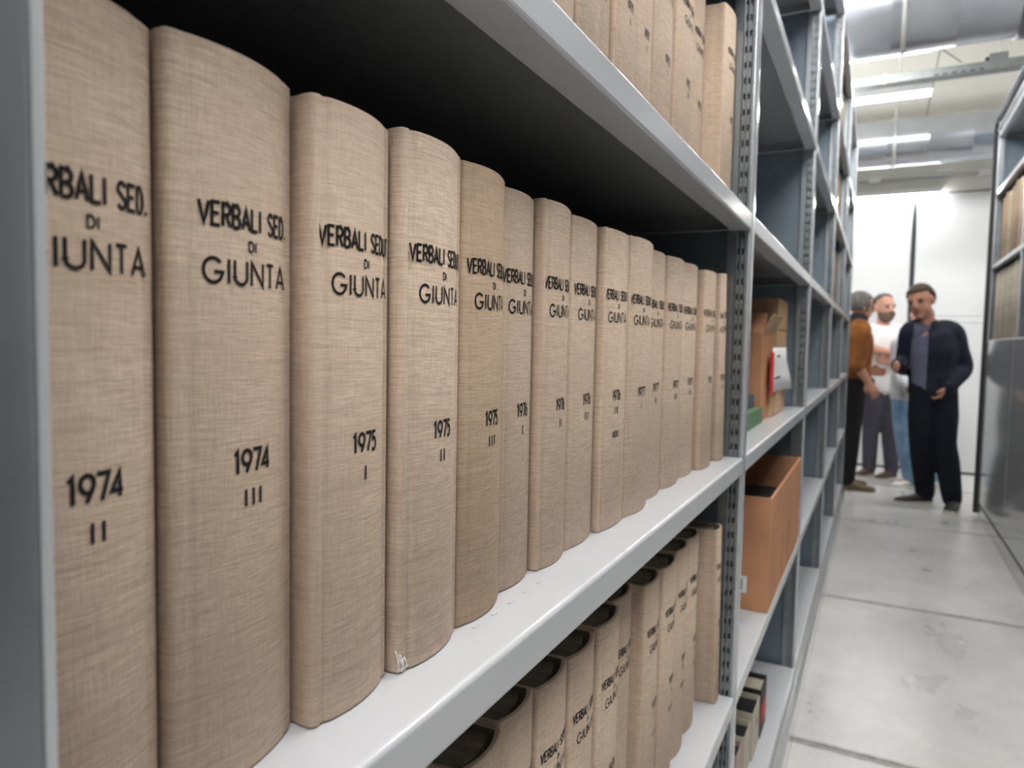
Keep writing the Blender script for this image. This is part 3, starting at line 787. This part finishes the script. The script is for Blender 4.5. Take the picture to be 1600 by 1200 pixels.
def duct(name, label, y, z, r, x0, x1, collars):
    t_ = thing(name, label, 'duct', ((x0 + x1) / 2, y, z)); a = (x1 - x0) / 2; n = 40; mb = MB()
    rings = []
    k = int((x1 - x0) / .30)
    for i in range(k + 1):
        x = -a + 2 * a * i / k
        for dx, dr in ((-.006, 0), (-.002, .0009), (.002, .0009), (.006, 0)):
            rings.append([(x + dx, (r + dr) * math.cos(2 * math.pi * j / n), (r + dr) * math.sin(2 * math.pi * j / n)) for j in range(n)])
    mb.loft(rings); mb.build('duct_tube', M['duct'], t_)
    for cx in collars:
        mb = MB(); x = cx - (x0 + x1) / 2
        prof = [(x - .03, r + .002), (x - .028, r + .014), (x + .028, r + .014), (x + .03, r + .002)]
        rings = [[(px, rr * math.cos(2 * math.pi * j / n), rr * math.sin(2 * math.pi * j / n)) for j in range(n)] for px, rr in prof]
        mb.loft(rings, False); mb.build('duct_collar', M['duct_dark'], t_)
    for hx in (-.9, .25, 1.6):
        x = hx - (x0 + x1) / 2
        mb = MB()
        for s in (0,): mb.cyl((x, -r - .012, 0), (x, -r - .012, ZC - z - .001), .005, 6)
        prof = [(x - .012, r + .0045), (x - .012, r + .008), (x + .012, r + .008), (x + .012, r + .0045)]
        rings = [[(px, rr * math.cos(2 * math.pi * j / n), rr * math.sin(2 * math.pi * j / n)) for j in range(n)] for px, rr in prof]
        mb.loft(rings, False); mb.box((x - .012, -r - .018, -.012), (x + .012, -r - .004, .012)); mb.build('duct_hanger', M['rod'], t_)
duct('ventilation_duct', 'big round galvanised duct crossing the aisle under the ceiling, nearest', 4.55, 3.115, .27, -2.6, 3.6, (.80,))
duct('ventilation_duct', 'round galvanised duct farther off, above the white end wall', 7.0, 2.965, .195, -2.6, 3.6, (-.9, 1.9))
# cable tray
t = thing('cable_tray', 'slotted steel cable tray crossing the aisle above the lamp', 'cable tray', (.4, 5.52, 2.985))
mb = MB(); mb.box((-3, -.05, 0), (3, .05, .0015)); mb.box((-3, -.05, .0015), (3, -.0485, .055)); mb.box((-3, .0485, .0015), (3, .05, .055)); mb.build('tray_channel', M['tray'], t)
for i in range(12, 18):
    mb = MB(); mb.box((-.55 + i * .05, -.0508, .004), (-.525 + i * .05, -.0502, .014)); mb.build('tray_slot', M['gap'], t)
for x in (-.25, 1.1):
    mb = MB(); mb.box((x, -.056, -.004), (x + .02, -.0512, .062)); mb.build('tray_joint', M['grey_plastic'], t)
for x in (-.55, .42, 1.4):
    mb = MB(); mb.cyl((x, .055, 0), (x, .055, ZC - 2.986), .004, 6); mb.build('hanging_rod', M['rod'], t)
t = thing('junction_box', 'small grey junction box sitting on the cable tray', 'junction box', (.80, 5.50, 3.041))
mb = MB(); mb.box((-.05, -.03, 0), (.05, .03, .045), .005); mb.build('box_body', M['tray'], t)
mb = MB(); mb.cyl((-.05, 0, .02), (-.07, 0, .02), .011, 10); mb.build('cable_gland', M['rubber'], t)
# thin cable from lamp to tray
P3 = [(.40, 4.98, 3.064), (.46, 5.15, 3.05), (.53, 5.32, 3.055), (.60, 5.46, 3.05)]; mb = MB()
for p_, q_ in zip(P3, P3[1:]): mb.cyl(p_, q_, .003, 8)
tag(mb.build('thin_cable', M['rubber']), 'thin dark cable running from the lamp to the cable tray', 'cable')
# conduit and detector on the upper end wall
t = thing('wall_conduit', 'pale conduit along the beam over the white end wall', 'conduit', (.4, 7.995, 2.865))
mb = MB(); mb.cyl((-2.5, 0, 0), (2.5, 0, 0), .011, 8); mb.build('conduit_pipe', M['grey_plastic'], t)
for x in (-.3, .62):
    mb = MB(); mb.box((x - .05, -.02, -.025), (x + .05, .0245, .03), .004); mb.build('conduit_box', M['lamp_body'], t)
t = thing('wall_plate', 'small pale plate on the beam over the white end wall', 'plate', (.70, 8.008, 2.92))
mb = MB(); mb.box((-.07, 0, -.015), (.07, .0115, .015), .002); mb.build('plate_body', M['lamp_body'], t)

# ------------------------------------------------------------------ people
def ring_at(c, d, side, rx, ry, n=16):
    d = d.normalized(); sx = (side - d * side.dot(d)).normalized(); sy = d.cross(sx)
    return [c + sx * rx * math.cos(2 * math.pi * i / n) + sy * ry * math.sin(2 * math.pi * i / n) for i in range(n)]

def chain(mb, pts, side=Vector((1, 0, 0)), n=16):
    """pts: (pos, rx[, ry]); lofted with rounded ends"""
    P = [(Vector(p[0]), p[1], p[2] if len(p) > 2 else p[1]) for p in pts]
    # resample with smooth interpolation
    Q = []
    for i in range(len(P) - 1):
        p0 = P[max(0, i - 1)]; p1 = P[i]; p2 = P[i + 1]; p3 = P[min(len(P) - 1, i + 2)]
        for k in range(4):
            t = k / 4
            def cr(a, b, c, d): return 0.5 * ((2 * b) + (-a + c) * t + (2 * a - 5 * b + 4 * c - d) * t * t + (-a + 3 * b - 3 * c + d) * t ** 3)
            Q.append((cr(p0[0], p1[0], p2[0], p3[0]), p1[1] + (p2[1] - p1[1]) * t, p1[2] + (p2[2] - p1[2]) * t))
    Q.append(P[-1]); rings = []
    for i, (c, rx, ry) in enumerate(Q):
        d = (Q[min(i + 1, len(Q) - 1)][0] - Q[max(i - 1, 0)][0])
        s = side if abs(d.normalized().dot(side)) < .95 else side.orthogonal()
        if i == 0:
            dn = d.normalized(); m_ = min(rx, ry)
            for a in (75, 50, 25): rings.append(ring_at(c - dn * m_ * math.sin(R(a)), d, s, rx * math.cos(R(a)), ry * math.cos(R(a)), n))
        rings.append(ring_at(c, d, s, rx, ry, n))
        if i == len(Q) - 1:
            dn = d.normalized(); m_ = min(rx, ry)
            for a in (25, 50, 75): rings.append(ring_at(c + dn * m_ * math.sin(R(a)), d, s, rx * math.cos(R(a)), ry * math.cos(R(a)), n))
    mb.loft(rings)

def ellipsoid(mb, c, ax, ay, az, rx, ry, rz, n=18, m_=12, keep=None):
    c = Vector(c); vs = []; fs = []
    for i in range(m_ + 1):
        th = math.pi * i / m_
        for j in range(n):
            ph = 2 * math.pi * j / n
            vs.append(c + ax * rx * math.sin(th) * math.cos(ph) + ay * ry * math.sin(th) * math.sin(ph) + az * rz * math.cos(th))
    for i in range(m_):
        for j in range(n):
            f = (i * n + j, i * n + (j + 1) % n, (i + 1) * n + (j + 1) % n, (i + 1) * n + j)
            if keep and not keep(sum((vs[k] for k in f), Vector()) / 4 - c): continue
            fs.append(f)
    mb.add(vs, fs, True)

DG = None
def remeshed(mb, name, mat, voxel, parent=None, smooth=4, cut=None, thick=0):
    me = mb.mesh(name + '_src', mat)
    tmp = bpy.data.objects.new('tmp_remesh', me); COL.objects.link(tmp)
    md = tmp.modifiers.new('r', 'REMESH'); md.mode = 'VOXEL'; md.voxel_size = voxel; md.use_smooth_shade = True
    sm = tmp.modifiers.new('s', 'SMOOTH'); sm.factor = .5; sm.iterations = smooth
    dg = bpy.context.evaluated_depsgraph_get(); dg.update()
    out = bpy.data.meshes.new_from_object(tmp.evaluated_get(dg))
    bpy.data.objects.remove(tmp); bpy.data.meshes.remove(me)
    out.name = name
    if not out.materials: out.materials.append(mat)
    if cut:
        bm = bmesh.new(); bm.from_mesh(out)
        bmesh.ops.delete(bm, geom=[f for f in bm.faces if cut(f.calc_center_median())], context='FACES'); bm.to_mesh(out); bm.free()
    o = link(name, out, parent)
    if thick:
        sd = o.modifiers.new('cloth', 'SOLIDIFY'); sd.thickness = thick; sd.offset = 0
    return o

def hand_chains(mb, wrist, direc, palm_n, curl=.5, s=1.0):
    """palm plus four fingers and a thumb; direc from wrist to knuckles, palm_n palm-side normal"""
    w = Vector(wrist); d = Vector(direc).normalized(); pn = Vector(palm_n); pn = (pn - d * pn.dot(d)).normalized(); sd = d.cross(pn)
    chain(mb, [(w, .024 * s, .018 * s), (w + d * .045 * s, .038 * s, .015 * s), (w + d * .085 * s, .040 * s, .013 * s)], sd)
    for i, (off, ln) in enumerate(((-.030, .068), (-.010, .078), (.010, .073), (.029, .058))):
        p = w + d * .082 * s + sd * off * s; pts = [(p - d * .02 * s, .0092 * s)]; dd = d.copy()
        for k, seg in enumerate((.45, .32, .23)):
            a = curl * (.55 + .35 * k); dd = (dd * math.cos(a) + pn * math.sin(a)).normalized()
            p = p + dd * ln * seg * s; pts.append((p.copy(), (.0088 - .0008 * k) * s))
            pn2 = pn
        chain(mb, pts, sd, 10)
    p = w + d * .02 * s - sd * .028 * s
    q = p - sd * .026 * s + d * .030 * s + pn * .012 * s
    r_ = q + d * .030 * s + pn * .016 * s + sd * .006 * s
    chain(mb, [(p, .013 * s), (q, .0105 * s), (r_, .0088 * s)], sd, 10)

def head_parts(mb, c, f, u, s=1.0):
    f = Vector(f).normalized(); u = Vector(u); u = (u - f * u.dot(f)).normalized(); r_ = f.cross(u); c = Vector(c)
    ellipsoid(mb, c + u * .028 * s - f * .008 * s, r_, f, u, .076 * s, .096 * s, .090 * s)
    ellipsoid(mb, c - u * .030 * s + f * .022 * s, r_, f, u, .062 * s, .070 * s, .085 * s)
    ellipsoid(mb, c - u * .092 * s + f * .060 * s, r_, f, u, .026 * s, .024 * s, .020 * s)
    chain(mb, [(c + f * .082 * s + u * .020 * s, .010 * s), (c + f * .104 * s - u * .022 * s, .014 * s), (c + f * .092 * s - u * .030 * s, .013 * s)], r_, 10)
    for sg in (-1, 1):
        ellipsoid(mb, c + r_ * sg * .077 * s - u * .004 * s - f * .010 * s, f, r_, u, .018 * s, .009 * s, .031 * s, 10, 8)
        ellipsoid(mb, c + r_ * sg * .034 * s + u * .022 * s + f * .080 * s, r_, f, u, .024 * s, .010 * s, .008 * s, 10, 6)   # brow
    return f, u, r_

def face_details(root, c, f, u, r_, s, hair, hair_keep, beard=None):
    c = Vector(c)
    for sg in (-1, 1):
        mb = MB(); ellipsoid(mb, c + r_ * sg * .033 * s + u * .004 * s + f * .0845 * s, r_, f, u, .013 * s, .009 * s, .0065 * s, 10, 6); mb.build('eye', M['eye'], root)
        mb = MB(); ellipsoid(mb, c + r_ * sg * .035 * s + u * .027 * s + f * .0885 * s, r_, f, u, .021 * s, .006 * s, .0042 * s, 10, 6); mb.build('eyebrow', hair, root)
    mb = MB(); ellipsoid(mb, c - u * .058 * s + f * .0875 * s, r_, f, u, .024 * s, .008 * s, .0055 * s, 12, 6); mb.build('mouth', M['lip'], root)
    mb = MB(); ellipsoid(mb, c + u * .030 * s - f * .012 * s, r_, f, u, .086 * s, .104 * s, .100 * s, 28, 20, keep=lambda p: hair_keep(p.dot(r_) / s, p.dot(f) / s, p.dot(u) / s))
    o = mb.build('hair', hair, root); sd = o.modifiers.new('thick', 'SOLIDIFY'); sd.thickness = .014 * s; sd.offset = -.6
    if beard:
        mb = MB(); ellipsoid(mb, c - u * .052 * s + f * .026 * s, r_, f, u, .067 * s, .073 * s, .080 * s, 24, 16,
                             keep=lambda p: p.dot(u) < .015 * s - .0 and p.dot(f) > -.02 * s and not (abs(p.dot(r_)) < .026 * s and -.018 * s < p.dot(u) < .004 * s))
        o = mb.build('beard', beard, root); sd = o.modifiers.new('thick', 'SOLIDIFY'); sd.thickness = .006 * s; sd.offset = 0

def shoe(root, heel, toe, mat, sole, name='shoe', ht=.095, ankle=None):
    h, t_ = Vector(heel), Vector(toe); d = t_ - h; L = d.length; d.normalize(); sd = Vector((0, 0, 1)).cross(d)
    def foot(w, z0, z1, prof):
        rings = []
        for k, wv, top in prof:
            c = h + d * L * k; ww = w * wv; ring = []
            for i in range(14):
                a = 2 * math.pi * i / 14; ca, sa = math.cos(a), math.sin(a)
                zz = (z0 + (z0 + (top - z0)) * 0) if sa < 0 else z0 + (top - z0) * abs(sa) ** .7
                ring.append(Vector((c.x, c.y, 0)) + sd * ww * (abs(ca) ** .7) * (1 if ca >= 0 else -1) + Vector((0, 0, zz)))
            rings.append(ring)
        return rings
    zb_ = min(h.z, t_.z)
    mb = MB(); mb.loft(foot(.047, .022, 0, [(-.02, .35, .06), (.03, .75, ht), (.16, .82, ht + .012), (.30, .85, ht + .006), (.45, .90, .072), (.62, 1.0, .056), (.80, .98, .048), (.93, .75, .042), (1.0, .30, .034)]))
    o = mb.build(name, mat, root); o.location.z = zb_
    mb = MB(); mb.loft(foot(.050, .0005, 0, [(-.03, .40, .022), (.03, .78, .0235), (.3, .80, .0235), (.62, 1.0, .0235), (.8, .99, .0235), (.94, .78, .0235), (1.01, .32, .022)]))
    mb.build('sole', sole, o)

def person(label, J, skin, spec):
    """J: joints dict of world positions; spec: clothing etc."""
    root = None
    V = {k: Vector(v) for k, v in J.items()}
    f = V['face']; across = (V['shL'] - V['shR']).normalized()
    B = MB()
    # trunk, neck, arms, legs: overlapping tapered lofts fused by one voxel remesh into a single surface
    pel = V['pelvis']; ch = V['chest']; nb = V['neck']; hd = V['head']
    chain(B, [(pel + Vector((0, 0, -.06)), .135, .10), (pel + Vector((0, 0, .05)), .145, .105), (pel.lerp(ch, .5), .135, .095), (ch, .160, .115), (ch.lerp(nb, .62), .150, .095), (nb + Vector((0, 0, -.025)), .075, .065)], across)
    chain(B, [(nb + Vector((0, 0, -.04)), .062), (nb.lerp(hd, .45), .055), (hd - Vector((0, 0, .03)), .055)], across)
    hs = spec.get('head', 1.04); fu = head_parts(B, hd, f, V['up'], hs)
    for s in 'LR':
        chain(B, [(V['sh' + s].lerp(nb, .35), .055), (V['sh' + s], .056), (V['sh' + s].lerp(V['el' + s], .5), .047), (V['el' + s], .040), (V['el' + s].lerp(V['wr' + s], .35), .040), (V['wr' + s], .027)])
        hd_dir = V.get('hd' + s, V['wr' + s] - V['el' + s]); hand_chains(B, V['wr' + s], hd_dir, V.get('pn' + s, -across if s == 'L' else across), spec.get('curl', .6), 1.0)
        hip, kn, an = V['hip' + s], V['kn' + s], V['an' + s]
        chain(B, [(hip, .090), (hip.lerp(kn, .5), .075), (kn, .056), (kn.lerp(an, .35), .055), (an, .036)])
        d = V['toe' + s] - an; d.z = 0; d.normalize()
        chain(B, [(an, .036), (an + d * .02 - Vector((0, 0, an.z - .060)), .030, .028), (an + d * .10 - Vector((0, 0, an.z - .040)), .026, .012)])
    root = remeshed(B, 'person', skin, .0075, None, 3)
    tag(root, label, 'person', spec.get('group'))
    face_details(root, hd, *fu, hs, spec['hair'], spec['hair_keep'], spec.get('beard'))
    # trousers
    T = MB()
    chain(T, [(pel + Vector((0, 0, -.05)), .150, .118), (pel + Vector((0, 0, .07)), .152, .115)], across)
    for s in 'LR':
        hip, kn, an = V['hip' + s], V['kn' + s], V['an' + s]
        lo = an - Vector((0, 0, max(0, an.z - .082)))
        chain(T, [(hip + Vector((0, 0, .02)), .100), (hip.lerp(kn, .5), .088 + spec.get('bulk', 0)), (kn, .070 + spec.get('bulk', 0)), (kn.lerp(an, .4), .070 + spec.get('bulk', 0)), (lo, .060 + spec.get('bulk', 0) * .6)])
    remeshed(T, 'trousers', spec['trousers'], .011, root, 3)
    # shirt
    def torso(mb, e, zlow, sleeve):
        chain(mb, [(Vector((pel.x, pel.y, zlow)), .150 + e, .115 + e), (pel + Vector((0, 0, .08)), .152 + e, .116 + e), (pel.lerp(ch, .5), .150 + e, .110 + e), (ch, .170 + e, .124 + e), (ch.lerp(nb, .62), .155 + e, .10 + e), (nb + Vector((0, 0, -.035)), .085 + e * .5, .075 + e * .5)], across)
        for s in 'LR':
            sh, el, wr = V['sh' + s], V['el' + s], V['wr' + s]
            pts = [(sh.lerp(nb, .4), .062 + e), (sh, .066 + e), (sh.lerp(el, .5), .059 + e)]
            if sleeve == 'long': pts += [(el, .053 + e), (el.lerp(wr, .5), .048 + e), (el.lerp(wr, .95), .038 + e)]
            elif sleeve == 'elbow': pts += [(el, .052 + e)]
            else: pts += [(sh.lerp(el, .7), .058 + e)]
            chain(mb, pts)
    S = MB(); torso(S, spec.get('shirt_fit', .004), spec['hem'], spec.get('shirt_sleeve', 'short')); remeshed(S, spec.get('shirt_name', 'shirt'), spec['shirt'], .011, root, 3)
    if 'jacket' in spec:
        Jk = MB(); torso(Jk, spec.get('jacket_fit', .022), spec['jacket_hem'], spec.get('jacket_sleeve', 'long'))
        remeshed(Jk, 'jacket', spec['jacket'], .011, root, 4, cut=spec.get('cut'), thick=.006)
    if 'collar' in spec:
        Ck = MB(); chain(Ck, [(nb + Vector((0, 0, -.05)), .098, .092), (nb + Vector((0, 0, .015)), .080, .078), (nb.lerp(hd, .30), .076, .074)], across); remeshed(Ck, 'collar', spec['collar'], .009, root, 2)
    for s in 'LR':
        shoe(root, V['heel' + s], V['toe' + s], spec['shoe'], spec['sole'])
    return root, V

FH = lambda lim, back: (lambda x, y, z: (z > lim + .02 * 0) if y > .045 else (z > lim - (.045 - y) * back))
# man in the navy jacket, nearest
navy_front = Vector((-.42, -.9, 0)).normalized()
def navy_cut(p):
    c = Vector((.545, 6.24)); q = Vector((p.x, p.y)) - c; side = q.dot(Vector((navy_front.y, -navy_front.x))); fr = q.dot(Vector((navy_front.x, navy_front.y)))
    return fr > .05 and -.055 < (q.x + .055 + .09 * (1.36 - p.z)) < .05 + .10 * max(0, 1.30 - p.z) and .8 < p.z < 1.42 and p.x > .385
o, V = person('man in an open navy jacket over a grey-blue shirt, head tilted',
    dict(pelvis=(.585, 6.27, .91), chest=(.565, 6.26, 1.19), neck=(.535, 6.235, 1.385), head=(.475, 6.175, 1.555), up=(-.28, -.1, 1), face=(-.40, -.86, -.16),
         shR=(.425, 6.20, 1.325), elR=(.395, 6.27, 1.075), wrR=(.345, 6.09, 1.075), hdR=(-.04, -.1, .0), pnR=(1, 0, -.2),
         shL=(.695, 6.31, 1.32), elL=(.775, 6.34, 1.065), wrL=(.672, 6.19, .915), hdL=(-.05, -.03, -.09), pnL=(-.6, .3, .6),
         hipR=(.525, 6.25, .88), knR=(.525, 6.20, .49), anR=(.575, 6.33, .10), heelR=(.62, 6.345, 0), toeR=(.365, 6.23, 0),
         hipL=(.655, 6.28, .88), knL=(.675, 6.21, .50), anL=(.745, 6.20, .11), heelL=(.775, 6.26, 0), toeL=(.715, 6.00, 0)),
    M['skin'], dict(hair=M['hair_brown'], hair_keep=FH(.052, 1.0), trousers=M['trouser_navy'], shirt=M['shirt_blue'], hem=.885, shirt_sleeve='short',
        jacket=M['navy'], jacket_hem=.875, jacket_fit=.020, cut=navy_cut, shoe=M['black_shoe'], sole=M['sole'], curl=.95, bulk=.014, head=1.10))
mb = MB(); w0, w1 = V['wrR'], V['elR']; c_ = w0.lerp(w1, .08); mb.cyl(c_, w0.lerp(w1, .2), .0345, 14); mb.build('wristwatch', M['black'], o)
# person in the tan jacket, half hidden by the last post
person('grey-haired person in a tan suede jacket and black trousers',
    dict(pelvis=(.02, 6.66, .90), chest=(.02, 6.65, 1.20), neck=(.04, 6.65, 1.40), head=(.055, 6.66, 1.545), up=(.12, 0, 1), face=(.86, .48, -.10),
         shR=(.06, 6.48, 1.335), elR=(.045, 6.45, 1.07), wrR=(.145, 6.47, .925), hdR=(.05, 0, -.09), pnR=(-.3, .9, 0),
         shL=(-.05, 6.83, 1.335), elL=(.0, 6.89, 1.08), wrL=(.14, 6.84, 1.0), hdL=(.1, -.03, 0), pnL=(0, -1, 0),
         hipR=(.03, 6.57, .88), knR=(.035, 6.57, .49), anR=(.015, 6.57, .10), heelR=(-.03, 6.56, 0), toeR=(.23, 6.60, 0),
         hipL=(.02, 6.75, .88), knL=(.0, 6.77, .49), anL=(-.04, 6.79, .10), heelL=(-.09, 6.78, 0), toeL=(.16, 6.86, 0)),
    M['skin'], dict(hair=M['hair_grey'], hair_keep=lambda x, y, z: (z > .05) if y > .05 else z > -.06 - .0 * y, trousers=M['trouser_black'], shirt=M['scarf'], hem=.93, shirt_sleeve='short',
        jacket=M['suede'], jacket_hem=.875, jacket_sleeve='elbow', jacket_fit=.022, collar=M['scarf'], shoe=M['boot'], sole=M['boot'], curl=.5))
# bearded man in the striped shirt
person('bearded man in a white striped shirt and dark grey trousers',
    dict(pelvis=(.255, 7.42, .90), chest=(.245, 7.41, 1.20), neck=(.235, 7.40, 1.40), head=(.235, 7.37, 1.575), up=(0, -.05, 1), face=(.62, -.78, -.03),
         shR=(.09, 7.33, 1.335), elR=(.135, 7.20, 1.20), wrR=(.315, 7.19, 1.165), hdR=(.1, 0, -.03), pnR=(0, .9, -.3),
         shL=(.385, 7.47, 1.335), elL=(.46, 7.42, 1.10), wrL=(.33, 7.25, 1.075), hdL=(-.1, -.04, .02), pnL=(0, .9, .2),
         hipR=(.185, 7.39, .88), knR=(.17, 7.38, .48), anR=(.175, 7.42, .10), heelR=(.20, 7.455, 0), toeR=(.07, 7.27, 0),
         hipL=(.33, 7.45, .88), knL=(.325, 7.40, .48), anL=(.36, 7.38, .10), heelL=(.385, 7.42, 0), toeL=(.24, 7.20, 0)),
    M['skin_pale'], dict(hair=M['hair_dark'], hair_keep=FH(.082, 1.1), beard=M['beard'], trousers=M['trouser_grey'], shirt=M['stripes'], hem=.86, shirt_fit=.010, shirt_sleeve='short', shoe=M['brown_shoe'], sole=M['sole'], curl=.6))
# person in jeans, mostly hidden behind the man in navy
person('person in light blue jeans and white sneakers, mostly hidden behind the man in navy',
    dict(pelvis=(.455, 6.98, .86), chest=(.46, 6.97, 1.13), neck=(.49, 6.97, 1.31), head=(.51, 6.95, 1.45), up=(0, -.03, 1), face=(-.6, -.78, -.1),
         shR=(.37, 6.90, 1.245), elR=(.365, 6.92, 1.02), wrR=(.41, 6.80, .90), hdR=(.06, -.02, -.08), pnR=(1, 0, 0),
         shL=(.60, 7.06, 1.245), elL=(.65, 7.07, 1.02), wrL=(.60, 6.94, .90), hdL=(-.06, -.02, -.08), pnL=(-1, 0, 0),
         hipR=(.41, 6.95, .83), knR=(.425, 6.93, .46), anR=(.50, 7.0, .10), heelR=(.54, 7.02, 0), toeR=(.365, 6.92, 0),
         hipL=(.53, 7.02, .83), knL=(.57, 7.0, .46), anL=(.66, 7.06, .10), heelL=(.70, 7.08, 0), toeL=(.56, 6.92, 0)),
    M['skin_pale'], dict(hair=M['hair_dark'], hair_keep=FH(.05, 1.0), trousers=M['jeans'], shirt=M['shirt_white'], hem=.81, shirt_fit=.012, shirt_sleeve='long', shoe=M['sneaker'], sole=M['sneaker'], curl=.6))
